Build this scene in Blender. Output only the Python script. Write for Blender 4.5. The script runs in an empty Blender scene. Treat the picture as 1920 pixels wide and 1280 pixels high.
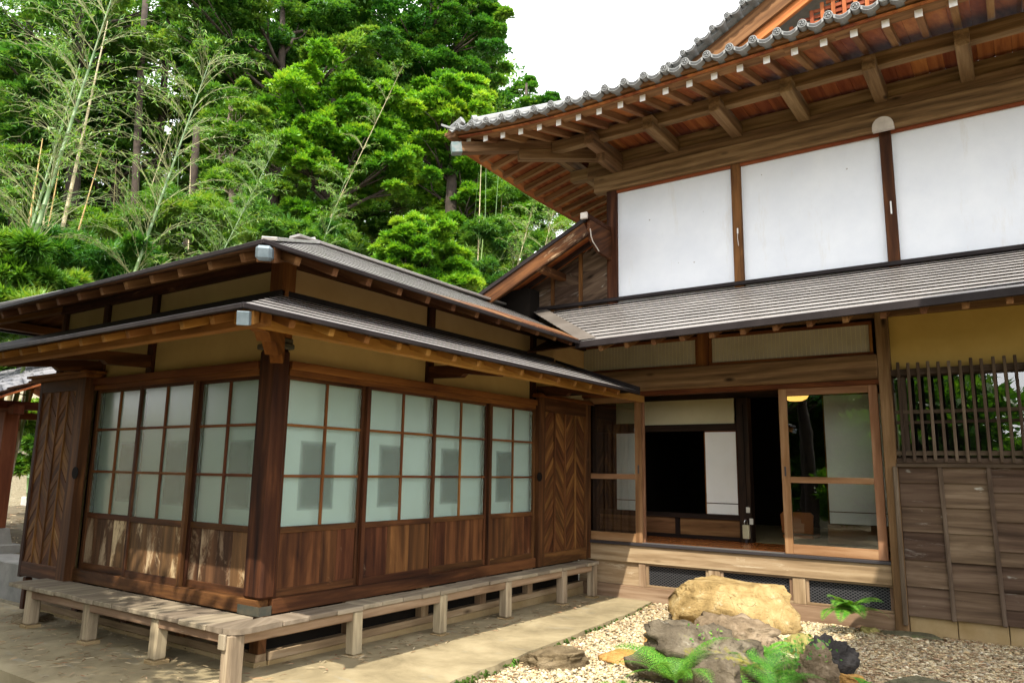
import bpy, bmesh, math, random
import numpy as np
from mathutils import Vector, Matrix, noise as mnoise
random.seed(7); rng = np.random.default_rng(7)
SC = bpy.context.scene
COL = SC.collection

# ------------------------------------------------------------------ camera, sky, sun, exposure
CAM = np.array([4.557, -3.525, 1.348])
M = np.array([[0.82374627, 0.56674411, 0.01559446], [-0.08449775, 0.14992041, -0.98508071], [-0.56062662, 0.81013887, 0.17138498]])
FPX = 1394.31
cd = bpy.data.cameras.new('camera'); cam = bpy.data.objects.new('camera', cd); COL.objects.link(cam)
cam.matrix_world = Matrix(((M[0][0], -M[1][0], -M[2][0], CAM[0]), (M[0][1], -M[1][1], -M[2][1], CAM[1]), (M[0][2], -M[1][2], -M[2][2], CAM[2]), (0, 0, 0, 1)))
cd.sensor_width = 36; cd.lens = FPX / 1920 * 36; cd.clip_start = 0.05; cd.clip_end = 2000
SC.camera = cam

SUN = Vector((0.295, -0.707, 1.0)).normalized()
w = bpy.data.worlds.new('World'); SC.world = w; w.use_nodes = True
nt = w.node_tree; nt.nodes.clear()
sky = nt.nodes.new('ShaderNodeTexSky'); sky.sky_type = 'NISHITA'; sky.sun_disc = False
sky.sun_elevation = math.asin(SUN.z); sky.sun_rotation = math.atan2(SUN.x, SUN.y)
sky.dust_density = 3.0; sky.air_density = 1.0
mx = nt.nodes.new('ShaderNodeMix'); mx.data_type = 'RGBA'; mx.inputs[0].default_value = 0.75
mx.inputs[7].default_value = (14.2, 14.3, 14.5, 1)
bg = nt.nodes.new('ShaderNodeBackground'); bg.inputs[1].default_value = 0.15
ow = nt.nodes.new('ShaderNodeOutputWorld')
nt.links.new(sky.outputs[0], mx.inputs[6]); nt.links.new(mx.outputs[2], bg.inputs[0]); nt.links.new(bg.outputs[0], ow.inputs[0])
ld = bpy.data.lights.new('sun', 'SUN'); ld.energy = 4.0; ld.angle = math.radians(0.5); ld.color = (1.0, 0.93, 0.80)
sun = bpy.data.objects.new('sun', ld); COL.objects.link(sun)
sun.rotation_euler = SUN.to_track_quat('Z', 'Y').to_euler(); sun.location = (6, -14, 24)
SC.view_settings.view_transform = 'Standard'; SC.view_settings.look = 'None'
SC.view_settings.exposure = 1.0; SC.view_settings.gamma = 1
SC.render.engine = 'CYCLES'
SC.cycles.max_bounces = 8; SC.cycles.transparent_max_bounces = 24; SC.cycles.caustics_reflective = False; SC.cycles.caustics_refractive = False

def at(px, py, D):
    """point at horizontal distance D from the viewpoint in the direction of photo pixel (px, py)"""
    v = np.array([(px - 960) / FPX, (py - 640) / FPX, 1.0]) @ M
    return CAM + v * (D / math.hypot(v[0], v[1]))

# ------------------------------------------------------------------ materials
def mat(name):
    m = bpy.data.materials.new(name); m.use_nodes = True
    n = m.node_tree.nodes; b = n['Principled BSDF']
    return m, m.node_tree, b
def N(t, typ, **kw):
    n = t.nodes.new(typ)
    for k, v in kw.items():
        if k.startswith('i_'):
            key = k[2:]; key = int(key) if key.isdigit() else key
            n.inputs[key].default_value = v
        else: setattr(n, k, v)
    return n
def ramp(t, fac, stops):
    r = t.nodes.new('ShaderNodeValToRGB'); e = r.color_ramp.elements
    while len(e) < len(stops): e.new(0.5)
    for i, (p, c) in enumerate(stops):
        e[i].position = p; e[i].color = (*c, 1) if len(c) == 3 else c
    t.links.new(fac, r.inputs[0]); return r
def mixc(t, fac, a, b, mode='MIX'):
    m = t.nodes.new('ShaderNodeMix'); m.data_type = 'RGBA'; m.blend_type = mode
    for sock, v in ((0, fac), (6, a), (7, b)):
        if hasattr(v, 'links'): t.links.new(v, m.inputs[sock])
        elif isinstance(v, (int, float)): m.inputs[sock].default_value = v
        else: m.inputs[sock].default_value = (*v, 1) if len(v) == 3 else v
    return m.outputs[2]
def vmap(t, vec, scale):
    m = t.nodes.new('ShaderNodeMapping'); m.inputs['Scale'].default_value = scale
    t.links.new(vec, m.inputs['Vector']); return m.outputs[0]
def noisef(t, vec, scale, detail=4, rough=0.55, dist=0.0):
    n = t.nodes.new('ShaderNodeTexNoise'); n.inputs['Scale'].default_value = scale; n.inputs['Detail'].default_value = detail
    n.inputs['Roughness'].default_value = rough; n.inputs['Distortion'].default_value = dist
    t.links.new(vec, n.inputs['Vector']); return n.outputs[0]
def mathn(t, op, a, b=None, clamp=False):
    m = t.nodes.new('ShaderNodeMath'); m.operation = op; m.use_clamp = clamp
    for i, v in enumerate((a, b)):
        if v is None: continue
        if hasattr(v, 'links'): t.links.new(v, m.inputs[i])
        else: m.inputs[i].default_value = v
    return m.outputs[0]
def bump(t, b, h, strength=0.4, dist=0.01):
    n = t.nodes.new('ShaderNodeBump'); n.inputs['Strength'].default_value = strength; n.inputs['Distance'].default_value = dist
    t.links.new(h, n.inputs['Height']); t.links.new(n.outputs[0], b.inputs['Normal'])

def wood(name, dark, mid, light, streak=None, samt=0.5, rough=0.7, var=0.35, spots=None, spec=0.14, an=7, ringamp=0.11, knots=0):
    m, t, b = mat(name)
    a = N(t, 'ShaderNodeAttribute', attribute_name='gr').outputs['Vector']
    rn = N(t, 'ShaderNodeAttribute', attribute_name='rn').outputs['Fac']
    n1 = noisef(t, vmap(t, a, (0.8, an, an)), 1.5, 6, 0.64, 1.2)
    n2 = noisef(t, vmap(t, a, (0.5, 3.2, 3.2)), 1.0, 3, 0.5, 1.2)
    ring = N(t, 'ShaderNodeTexWave', wave_type='BANDS', bands_direction='Y'); ring.inputs['Scale'].default_value = 1.5
    ring.inputs['Distortion'].default_value = 11.0; ring.inputs['Detail'].default_value = 2.0; ring.inputs['Detail Scale'].default_value = 0.6
    t.links.new(vmap(t, a, (0.28, 1.9, 1.9)), ring.inputs['Vector'])
    f = mathn(t, 'ADD', mathn(t, 'MULTIPLY', n1, 0.52), mathn(t, 'MULTIPLY', n2, 0.48))
    f = mathn(t, 'ADD', f, mathn(t, 'MULTIPLY', mathn(t, 'SUBTRACT', ring.outputs['Fac'], 0.5), ringamp))
    n3 = noisef(t, vmap(t, a, (1.4, 26, 26)), 1.4, 3, 0.5, 0.3)
    f = mathn(t, 'ADD', f, mathn(t, 'MULTIPLY', mathn(t, 'SUBTRACT', n3, 0.5), 0.30))
    c = ramp(t, f, [(0.28, dark), (0.50, mid), (0.74, light)]).outputs[0]
    if streak:
        s = noisef(t, vmap(t, a, (1.3, an, an)), 1.3, 9, 0.76, 0.6)
        big = noisef(t, vmap(t, a, (0.8, 1.6, 1.6)), 1.1, 2)
        msk = mathn(t, 'MULTIPLY', mathn(t, 'SUBTRACT', mathn(t, 'ADD', s, mathn(t, 'MULTIPLY', big, 0.55)), 1.02 - samt * 0.22), 9.0, True)
        c = mixc(t, msk, c, streak)
    if spots:
        sp = noisef(t, vmap(t, a, (3.0, 7, 7)), 1.6, 3, 0.6)
        c = mixc(t, mathn(t, 'MULTIPLY', mathn(t, 'SUBTRACT', sp, 0.68), 12.0, True), c, spots)
    if knots:
        vk = N(t, 'ShaderNodeTexVoronoi'); vk.inputs['Scale'].default_value = 1.0; t.links.new(vmap(t, a, (1.6, 4.2, 4.2)), vk.inputs['Vector'])
        c = mixc(t, mathn(t, 'MULTIPLY', mathn(t, 'SUBTRACT', 0.13, vk.outputs['Distance']), 11.0 * knots, True), c, tuple(x * 0.45 for x in dark))
    crack = noisef(t, vmap(t, a, (0.7, an * 3.4, an * 3.4)), 1.0, 3, 0.5)
    c = mixc(t, mathn(t, 'MULTIPLY', mathn(t, 'SUBTRACT', 0.31, crack), 5.0, True), c, tuple(x * 0.35 for x in dark))
    hsv = N(t, 'ShaderNodeHueSaturation'); t.links.new(c, hsv.inputs['Color'])
    t.links.new(mathn(t, 'ADD', 1 - var, mathn(t, 'MULTIPLY', rn, 2 * var)), hsv.inputs['Value'])
    t.links.new(mathn(t, 'ADD', 0.49, mathn(t, 'MULTIPLY', rn, 0.02)), hsv.inputs['Hue'])
    t.links.new(hsv.outputs[0], b.inputs['Base Color'])
    b.inputs['Roughness'].default_value = rough; b.inputs['Specular IOR Level'].default_value = spec
    bump(t, b, mathn(t, 'ADD', n1, mathn(t, 'MULTIPLY', crack, 0.4)), 0.3, 0.005)
    return m
def plain(name, c, rough=0.6, metal=0.0, nscale=0, namt=0.2, c2=None, spec=0.5, bmp=0.0, bscale=60):
    m, t, b = mat(name); b.inputs['Roughness'].default_value = rough; b.inputs['Metallic'].default_value = metal
    b.inputs['Specular IOR Level'].default_value = spec
    if nscale:
        o = N(t, 'ShaderNodeTexCoord').outputs['Object']
        f = noisef(t, o, nscale, 6, 0.6)
        t.links.new(ramp(t, f, [(0.32, c), (0.68, c2 or tuple(x * (1 + namt) for x in c))]).outputs[0], b.inputs['Base Color'])
        if bmp: bump(t, b, noisef(t, o, bscale, 4), bmp, 0.003)
    else: b.inputs['Base Color'].default_value = (*c, 1)
    return m

W_DARK = wood('weathered dark cedar', (0.014, 0.0055, 0.003), (0.058, 0.022, 0.008), (0.155, 0.063, 0.021), streak=(0.33, 0.17, 0.07), samt=0.35, an=5)
W_PANEL = wood('weathered cedar door panel', (0.018, 0.007, 0.004), (0.072, 0.027, 0.010), (0.18, 0.073, 0.026), streak=(0.36, 0.25, 0.15), samt=0.4, var=0.28, an=3.2)
W_PANELOLD = wood('flaking cedar door panel', (0.030, 0.016, 0.009), (0.09, 0.045, 0.020), (0.18, 0.09, 0.04), streak=(0.42, 0.31, 0.19), samt=1.0, var=0.5, an=3.6)
W_HERR = wood('cedar herringbone boarding', (0.026, 0.011, 0.005), (0.10, 0.040, 0.013), (0.22, 0.095, 0.03), streak=(0.32, 0.2, 0.10), samt=0.2, var=0.38)
W_ORANGE = wood('fresh orange cypress', (0.13, 0.055, 0.014), (0.25, 0.115, 0.030), (0.38, 0.20, 0.065), var=0.3)
W_HEAD = wood('reddish cedar rail', (0.05, 0.012, 0.0055), (0.13, 0.045, 0.012), (0.25, 0.10, 0.028), var=0.25)
W_BEAM = wood('brown pine beam', (0.060, 0.033, 0.015), (0.145, 0.082, 0.036), (0.26, 0.16, 0.080), streak=(0.36, 0.26, 0.15), samt=0.2, var=0.18, ringamp=0.15, an=9, knots=1)
W_RAFT = wood('brown cedar rafter', (0.05, 0.021, 0.009), (0.13, 0.058, 0.024), (0.23, 0.115, 0.05), var=0.25)
W_SOFF = wood('red brown soffit board', (0.13, 0.034, 0.010), (0.26, 0.075, 0.022), (0.38, 0.135, 0.04), var=0.35)
W_RAFTLIT = wood('bounce lit cedar rafter', (0.085, 0.040, 0.016), (0.20, 0.098, 0.040), (0.33, 0.18, 0.08), var=0.22)  # lighter copy of the rafter wood; bounce light put into the colour
W_GREY = wood('silvered deck timber', (0.13, 0.105, 0.075), (0.215, 0.175, 0.125), (0.32, 0.265, 0.195), streak=(0.42, 0.36, 0.28), samt=0.2, rough=0.9, var=0.22, spec=0.1)
W_LEG = wood('peeling bench timber', (0.10, 0.075, 0.05), (0.28, 0.22, 0.145), (0.50, 0.41, 0.28), streak=(0.12, 0.085, 0.055), samt=0.5, rough=0.9, var=0.15, spec=0.1)
W_SIDE = wood('grey brown weatherboard', (0.040, 0.026, 0.017), (0.095, 0.062, 0.040), (0.17, 0.12, 0.082), streak=(0.30, 0.27, 0.23), samt=0.55, rough=0.9, var=0.34, ringamp=0.12, an=10, knots=1, spots=(0.34, 0.33, 0.28), spec=0.1)
W_SILL = wood('sun bleached sill timber', (0.13, 0.08, 0.043), (0.25, 0.168, 0.100), (0.38, 0.285, 0.185), streak=(0.47, 0.38, 0.27), samt=0.4, rough=0.85, var=0.18, spec=0.15, ringamp=0.14, an=9, knots=0.8)
W_DOOR = wood('russet door stile', (0.12, 0.055, 0.024), (0.22, 0.11, 0.052), (0.34, 0.20, 0.11), streak=(0.42, 0.32, 0.22), samt=0.15, var=0.12)
W_FLOOR = wood('polished corridor floor', (0.26, 0.075, 0.018), (0.42, 0.13, 0.03), (0.52, 0.19, 0.05), rough=0.25, var=0.2, spec=0.5)
W_BLACK = wood('near black timber', (0.008, 0.005, 0.004), (0.022, 0.012, 0.008), (0.05, 0.026, 0.015), var=0.3)  # even near-black timber tone
W_RED = wood('red stained gate timber', (0.055, 0.016, 0.008), (0.12, 0.036, 0.016), (0.2, 0.07, 0.03), var=0.2)
W_SLAT = wood('grey lattice bar', (0.035, 0.024, 0.016), (0.088, 0.062, 0.042), (0.17, 0.128, 0.092), rough=0.85, var=0.25)
W_LATT = wood('red gable lattice', (0.14, 0.035, 0.012), (0.27, 0.075, 0.025), (0.36, 0.13, 0.05), var=0.25)

def wallmat(name, c, c2, stain=None, sc=2.0):
    m, t, b = mat(name); o = N(t, 'ShaderNodeTexCoord').outputs['Object']
    f = noisef(t, o, sc, 6, 0.65)
    col = ramp(t, f, [(0.3, c), (0.7, c2)]).outputs[0]
    fine = noisef(t, o, 160, 3)
    col = mixc(t, mathn(t, 'MULTIPLY', fine, 0.18), col, tuple(x * 0.75 for x in c))
    if stain:
        s = noisef(t, vmap(t, o, (3.0, 3.0, 0.55)), 1.7, 8, 0.75)
        col = mixc(t, mathn(t, 'MULTIPLY', mathn(t, 'SUBTRACT', s, 0.57), 2.6, True), col, stain)
        v = N(t, 'ShaderNodeTexVoronoi'); v.inputs['Scale'].default_value = 3.3; v.inputs['Randomness'].default_value = 1.0
        t.links.new(o, v.inputs['Vector'])
        col = mixc(t, mathn(t, 'MULTIPLY', mathn(t, 'LESS_THAN', v.outputs['Distance'], 0.035), 0.6), col, (0.16, 0.11, 0.06))
    t.links.new(col, b.inputs['Base Color']); b.inputs['Roughness'].default_value = 0.95; b.inputs['Specular IOR Level'].default_value = 0.1
    bump(t, b, noisef(t, o, 70, 5), 0.25, 0.003)
    return m
M_WHITE = wallmat('white lime plaster', (0.66, 0.69, 0.74), (0.75, 0.775, 0.81), stain=(0.55, 0.50, 0.42))
M_MUST = wallmat('ochre clay plaster', (0.42, 0.31, 0.14), (0.51, 0.385, 0.18))
M_YELL = wallmat('yellow clay plaster', (0.42, 0.28, 0.075), (0.52, 0.355, 0.105))
M_TAN = wallmat('tan clay plaster', (0.46, 0.30, 0.14), (0.57, 0.39, 0.20))
M_PAPER = plain('shoji paper', (0.80, 0.79, 0.74), 0.9, nscale=3, c2=(0.85, 0.84, 0.80), spec=0.1)
M_CREAM = plain('cream fusuma paper', (0.50, 0.44, 0.28), 0.9, nscale=2, c2=(0.58, 0.52, 0.34), spec=0.1)
M_CLER = plain('clerestory paper', (0.34, 0.30, 0.22), 0.8, nscale=3, c2=(0.42, 0.375, 0.285), spec=0.2)
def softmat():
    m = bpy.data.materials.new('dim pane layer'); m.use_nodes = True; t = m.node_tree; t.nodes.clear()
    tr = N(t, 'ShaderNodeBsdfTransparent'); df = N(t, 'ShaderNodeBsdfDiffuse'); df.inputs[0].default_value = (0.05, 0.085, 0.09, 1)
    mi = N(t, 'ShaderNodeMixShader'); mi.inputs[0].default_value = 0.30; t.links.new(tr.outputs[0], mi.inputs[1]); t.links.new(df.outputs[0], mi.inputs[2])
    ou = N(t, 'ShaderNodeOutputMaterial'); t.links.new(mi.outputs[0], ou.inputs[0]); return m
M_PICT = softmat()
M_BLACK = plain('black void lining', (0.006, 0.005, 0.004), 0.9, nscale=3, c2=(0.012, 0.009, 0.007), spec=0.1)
M_CONC = wallmat('mossy concrete block', (0.24, 0.165, 0.075), (0.36, 0.27, 0.15), stain=(0.16, 0.15, 0.07), sc=2.6)
M_GREYC = plain('pale grey concrete', (0.32, 0.31, 0.29), 0.9, nscale=5, c2=(0.48, 0.47, 0.44), bmp=0.2)
M_CAPMET = plain('grey zinc cap', (0.07, 0.10, 0.115), 0.5, 0.4, nscale=8, c2=(0.17, 0.21, 0.235))
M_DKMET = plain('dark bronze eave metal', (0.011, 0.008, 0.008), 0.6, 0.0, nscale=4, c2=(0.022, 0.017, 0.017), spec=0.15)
M_COPPER = plain('patinated copper', (0.025, 0.035, 0.03), 0.55, 0.2, nscale=9, c2=(0.085, 0.07, 0.045))
M_PATINA = plain('verdigris hip shoe', (0.07, 0.13, 0.13), 0.5, 0.3, nscale=9, c2=(0.22, 0.21, 0.20))
M_WPAINT = plain('white painted rafter end', (0.80, 0.80, 0.80), 0.7, nscale=14, c2=(0.86, 0.86, 0.86))
M_LOG = plain('pale sawn log end', (0.42, 0.37, 0.32), 0.85, nscale=9, c2=(0.58, 0.53, 0.47))
M_TRACK = plain('dark door track', (0.05, 0.045, 0.05), 0.4, 0.4)
M_ALU = plain('aluminium rail', (0.55, 0.55, 0.56), 0.3, 0.9)
M_SWITCH = plain('ivory switch plate', (0.70, 0.68, 0.58), 0.4)
M_GREYD = plain('weathered grey concrete', (0.16, 0.155, 0.14), 0.9, nscale=5, c2=(0.27, 0.26, 0.235), bmp=0.2)
M_BEIGE = plain('beige enamel box', (0.50, 0.45, 0.28), 0.45, nscale=10, c2=(0.6, 0.55, 0.36))
M_CHROME = plain('steel shackle', (0.5, 0.5, 0.5), 0.25, 1.0)
M_SEAT = plain('orange lacquered plywood', (0.36, 0.10, 0.02), 0.35, nscale=3, c2=(0.45, 0.15, 0.03))
M_CORD = plain('white cord', (0.7, 0.7, 0.68), 0.6)
M_TATAMI = plain('tatami straw', (0.24, 0.20, 0.10), 0.85, nscale=30, c2=(0.32, 0.27, 0.14))

def roofmetal(name, c, c2, rough=0.38):
    m, t, b = mat(name); o = N(t, 'ShaderNodeTexCoord').outputs['Object']
    rn = N(t, 'ShaderNodeAttribute', attribute_name='rn').outputs['Fac']
    f = noisef(t, o, 2.2, 7, 0.68)
    col = ramp(t, f, [(0.3, c), (0.72, c2)]).outputs[0]
    dirt = noisef(t, o, 9, 8, 0.75)
    col = mixc(t, mathn(t, 'MULTIPLY', mathn(t, 'SUBTRACT', dirt, 0.66), 1.6, True), col, (0.30, 0.24, 0.18))
    hsv = N(t, 'ShaderNodeHueSaturation'); t.links.new(col, hsv.inputs['Color'])
    t.links.new(mathn(t, 'ADD', 0.88, mathn(t, 'MULTIPLY', rn, 0.24)), hsv.inputs['Value'])
    t.links.new(hsv.outputs[0], b.inputs['Base Color'])
    b.inputs['Metallic'].default_value = 0.45
    t.links.new(mathn(t, 'ADD', rough - 0.06, mathn(t, 'MULTIPLY', f, 0.16)), b.inputs['Roughness'])
    return m
M_ROOF = roofmetal('lilac grey roof metal', (0.30, 0.28, 0.265), (0.42, 0.395, 0.375), 0.32)
M_VALLEY = roofmetal('pale valley metal', (0.15, 0.13, 0.11), (0.24, 0.21, 0.18))
def tilemat(name, c, c2, rg=0.5):
    m, t, b = mat(name); o = N(t, 'ShaderNodeTexCoord').outputs['Object']
    col = ramp(t, noisef(t, o, 7, 7, 0.7), [(0.3, c), (0.7, c2)]).outputs[0]
    col = mixc(t, mathn(t, 'MULTIPLY', mathn(t, 'SUBTRACT', noisef(t, o, 30, 5, 0.7), 0.6), 5, True), col, (0.11, 0.115, 0.11))
    t.links.new(col, b.inputs['Base Color']); b.inputs['Roughness'].default_value = rg; b.inputs['Specular IOR Level'].default_value = 0.3
    return m
M_TILE = tilemat('silver grey clay tile', (0.13, 0.135, 0.135), (0.25, 0.255, 0.25))
M_TILE2 = tilemat('pale gate roof tile', (0.13, 0.13, 0.14), (0.24, 0.24, 0.255), 0.75)
M_TILED = tilemat('dark grey tile relief', (0.03, 0.032, 0.032), (0.06, 0.06, 0.058))

def glassmat():
    m = bpy.data.materials.new('window glass'); m.use_nodes = True; t = m.node_tree; t.nodes.clear()
    tr = N(t, 'ShaderNodeBsdfTransparent'); tr.inputs[0].default_value = (0.90, 0.93, 0.90, 1)
    gl = N(t, 'ShaderNodeBsdfGlossy'); gl.inputs['Roughness'].default_value = 0.0
    fr = N(t, 'ShaderNodeFresnel'); fr.inputs[0].default_value = 1.75
    o = N(t, 'ShaderNodeTexCoord').outputs['Object']
    bp = N(t, 'ShaderNodeBump'); bp.inputs['Strength'].default_value = 0.03; bp.inputs['Distance'].default_value = 0.02
    t.links.new(noisef(t, o, 2.5, 2), bp.inputs['Height']); t.links.new(bp.outputs[0], gl.inputs['Normal'])
    mi = N(t, 'ShaderNodeMixShader'); t.links.new(mathn(t, 'MULTIPLY', fr.outputs[0], 2.6, True), mi.inputs[0])
    t.links.new(tr.outputs[0], mi.inputs[1]); t.links.new(gl.outputs[0], mi.inputs[2])
    ou = N(t, 'ShaderNodeOutputMaterial'); t.links.new(mi.outputs[0], ou.inputs[0]); return m
M_GLASS = glassmat()
def frostmat():
    m = bpy.data.materials.new('frosted green glass'); m.use_nodes = True; t = m.node_tree; t.nodes.clear()
    o = N(t, 'ShaderNodeTexCoord').outputs['Object']
    tr = N(t, 'ShaderNodeBsdfTransparent'); tr.inputs[0].default_value = (0.82, 0.97, 0.93, 1)
    df = N(t, 'ShaderNodeBsdfDiffuse')
    t.links.new(ramp(t, noisef(t, o, 3, 5, 0.6), [(0.3, (0.42, 0.54, 0.46)), (0.7, (0.48, 0.60, 0.52))]).outputs[0], df.inputs[0])
    gl = N(t, 'ShaderNodeBsdfGlossy'); gl.inputs['Roughness'].default_value = 0.18
    m1 = N(t, 'ShaderNodeMixShader'); m1.inputs[0].default_value = 0.27
    t.links.new(tr.outputs[0], m1.inputs[1]); t.links.new(df.outputs[0], m1.inputs[2])
    fr = N(t, 'ShaderNodeFresnel'); fr.inputs[0].default_value = 1.5
    m2 = N(t, 'ShaderNodeMixShader'); t.links.new(mathn(t, 'MULTIPLY', fr.outputs[0], 1.25, True), m2.inputs[0])
    t.links.new(m1.outputs[0], m2.inputs[1]); t.links.new(gl.outputs[0], m2.inputs[2])
    ou = N(t, 'ShaderNodeOutputMaterial'); t.links.new(m2.outputs[0], ou.inputs[0]); return m
M_FROST = frostmat()
def meshmat():
    m = bpy.data.materials.new('black expanded vent mesh'); m.use_nodes = True; t = m.node_tree; t.nodes.clear()
    a = N(t, 'ShaderNodeTexCoord').outputs['Object']
    w1 = N(t, 'ShaderNodeTexWave', wave_type='BANDS', bands_direction='DIAGONAL'); w1.inputs['Scale'].default_value = 14
    t.links.new(vmap(t, a, (1, 0, 1.6)), w1.inputs['Vector'])
    w2 = N(t, 'ShaderNodeTexWave', wave_type='BANDS', bands_direction='DIAGONAL'); w2.inputs['Scale'].default_value = 14
    t.links.new(vmap(t, a, (-1, 0, 1.6)), w2.inputs['Vector'])
    f = mathn(t, 'GREATER_THAN', mathn(t, 'MAXIMUM', w1.outputs['Fac'], w2.outputs['Fac']), 0.90)
    d = N(t, 'ShaderNodeBsdfPrincipled'); d.inputs['Base Color'].default_value = (0.055, 0.055, 0.058, 1); d.inputs['Roughness'].default_value = 0.5
    e = N(t, 'ShaderNodeBsdfDiffuse'); e.inputs[0].default_value = (0.012, 0.012, 0.013, 1)
    mi = N(t, 'ShaderNodeMixShader'); t.links.new(f, mi.inputs[0]); t.links.new(e.outputs[0], mi.inputs[1]); t.links.new(d.outputs[0], mi.inputs[2])
    ou = N(t, 'ShaderNodeOutputMaterial'); t.links.new(mi.outputs[0], ou.inputs[0]); return m
M_MESH = meshmat()
def leafmat(name, cols, trans=0.35, rough=0.42, spec=0.4):
    m = bpy.data.materials.new(name); m.use_nodes = True; t = m.node_tree
    b = t.nodes['Principled BSDF']
    rn = N(t, 'ShaderNodeAttribute', attribute_name='rn').outputs['Fac']
    n = len(cols)
    c = ramp(t, rn, [(i / (n - 1), cc) for i, cc in enumerate(cols)]).outputs[0]
    t.links.new(c, b.inputs['Base Color']); b.inputs['Roughness'].default_value = rough; b.inputs['Specular IOR Level'].default_value = spec
    tl = N(t, 'ShaderNodeBsdfTranslucent')
    t.links.new(mixc(t, 1.0, c, (1.5, 1.35, 0.5), 'MULTIPLY'), tl.inputs[0])
    mi = N(t, 'ShaderNodeMixShader'); mi.inputs[0].default_value = trans
    t.links.new(b.outputs[0], mi.inputs[1]); t.links.new(tl.outputs[0], mi.inputs[2])
    t.links.new(mi.outputs[0], t.nodes['Material Output'].inputs[0]); return m
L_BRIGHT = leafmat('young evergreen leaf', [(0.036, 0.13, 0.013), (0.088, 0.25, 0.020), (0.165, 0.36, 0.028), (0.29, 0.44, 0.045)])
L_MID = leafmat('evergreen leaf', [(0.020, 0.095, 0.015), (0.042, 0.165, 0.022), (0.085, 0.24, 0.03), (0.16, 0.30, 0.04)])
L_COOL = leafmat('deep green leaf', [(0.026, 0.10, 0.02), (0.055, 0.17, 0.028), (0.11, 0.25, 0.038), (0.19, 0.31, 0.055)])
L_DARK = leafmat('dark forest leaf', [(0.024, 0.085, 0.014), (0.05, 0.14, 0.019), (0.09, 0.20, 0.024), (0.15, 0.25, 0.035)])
L_BAMB = leafmat('bamboo leaf', [(0.035, 0.12, 0.014), (0.07, 0.19, 0.022), (0.13, 0.28, 0.035), (0.24, 0.34, 0.06)])
L_HEDGE = leafmat('extra translucent hedge leaf', [(0.03, 0.11, 0.012), (0.06, 0.18, 0.02), (0.12, 0.26, 0.03)], trans=0.6)  # raised translucency makes leaves lit from behind read as sunlit in reflections
L_FERN = leafmat('fern frond', [(0.05, 0.19, 0.02), (0.10, 0.28, 0.03), (0.19, 0.37, 0.05)])
L_FERND = leafmat('dark fern frond', [(0.03, 0.13, 0.015), (0.065, 0.21, 0.022), (0.13, 0.29, 0.035)])
M_TWIG = plain('straw bamboo twig', (0.13, 0.155, 0.05), 0.6, nscale=2, c2=(0.24, 0.245, 0.10))
M_TWIGG = plain('green bamboo twig', (0.09, 0.16, 0.035), 0.6, nscale=2, c2=(0.17, 0.23, 0.07))
M_BARK = plain('brown bark', (0.022, 0.015, 0.010), 0.9, nscale=6, c2=(0.06, 0.042, 0.03), bmp=0.6, bscale=30)
M_BARKP = plain('pale bark', (0.15, 0.11, 0.08), 0.9, nscale=6, c2=(0.30, 0.23, 0.17), bmp=0.6, bscale=30)
def culmmat(name, a_, b_):
    m, t, b = mat(name)
    rn = N(t, 'ShaderNodeAttribute', attribute_name='rn').outputs['Fac']
    o = N(t, 'ShaderNodeTexCoord').outputs['Object']
    c = ramp(t, noisef(t, vmap(t, o, (6, 6, 0.8)), 1.0, 5), [(0.3, a_), (0.7, b_)]).outputs[0]
    c = mixc(t, mathn(t, 'GREATER_THAN', rn, 0.9), c, (0.05, 0.045, 0.03))
    t.links.new(c, b.inputs['Base Color']); b.inputs['Roughness'].default_value = 0.45; return m
C_GREEN = culmmat('green culm', (0.055, 0.12, 0.032), (0.125, 0.20, 0.065))
C_YELL = culmmat('golden culm', (0.36, 0.21, 0.045), (0.46, 0.31, 0.10))
C_TAN = culmmat('tan culm', (0.27, 0.22, 0.11), (0.42, 0.35, 0.20))

def rockmat(name, cs, moss=None, veins=None, sc=4.2):
    m, t, b = mat(name); o = N(t, 'ShaderNodeTexCoord').outputs['Object']
    f = noisef(t, o, sc, 10, 0.68, 0.5)
    c = ramp(t, f, [(0.28 + 0.44 * i / (len(cs) - 1), cc) for i, cc in enumerate(cs)]).outputs[0]
    pit = noisef(t, vmap(t, o, (1, 1, 2.2)), sc * 4.5, 8, 0.7)
    c = mixc(t, mathn(t, 'MULTIPLY', mathn(t, 'SUBTRACT', 0.42, pit), 6, True), c, tuple(x * 0.35 for x in cs[0]))
    ck = N(t, 'ShaderNodeTexVoronoi', feature='DISTANCE_TO_EDGE'); ck.inputs['Scale'].default_value = sc * 1.1
    wv = N(t, 'ShaderNodeTexNoise'); wv.inputs['Scale'].default_value = 5.0; wv.inputs['Detail'].default_value = 6; t.links.new(o, wv.inputs['Vector'])
    t.links.new(mixc(t, 0.22, o, wv.outputs['Color']), ck.inputs['Vector'])
    c = mixc(t, mathn(t, 'MULTIPLY', mathn(t, 'MULTIPLY', mathn(t, 'SUBTRACT', 0.016, ck.outputs['Distance']), 50, True), mathn(t, 'MULTIPLY', mathn(t, 'SUBTRACT', noisef(t, o, 2.3, 3), 0.50), 7, True)), c, tuple(x * 0.3 for x in cs[0]))
    if veins: c = mixc(t, mathn(t, 'MULTIPLY', mathn(t, 'SUBTRACT', noisef(t, o, sc * 2, 6, 0.7), 0.6), 7, True), c, veins)
    if moss:
        c = mixc(t, mathn(t, 'MULTIPLY', mathn(t, 'SUBTRACT', noisef(t, o, 3.4, 6, 0.7), 0.57), 8, True), c, moss)
    t.links.new(c, b.inputs['Base Color']); b.inputs['Roughness'].default_value = 0.9; b.inputs['Specular IOR Level'].default_value = 0.12
    bump(t, b, mathn(t, 'ADD', noisef(t, o, sc * 6, 9, 0.7), mathn(t, 'MULTIPLY', pit, 1.2)), 0.9, 0.02)
    return m
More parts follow.
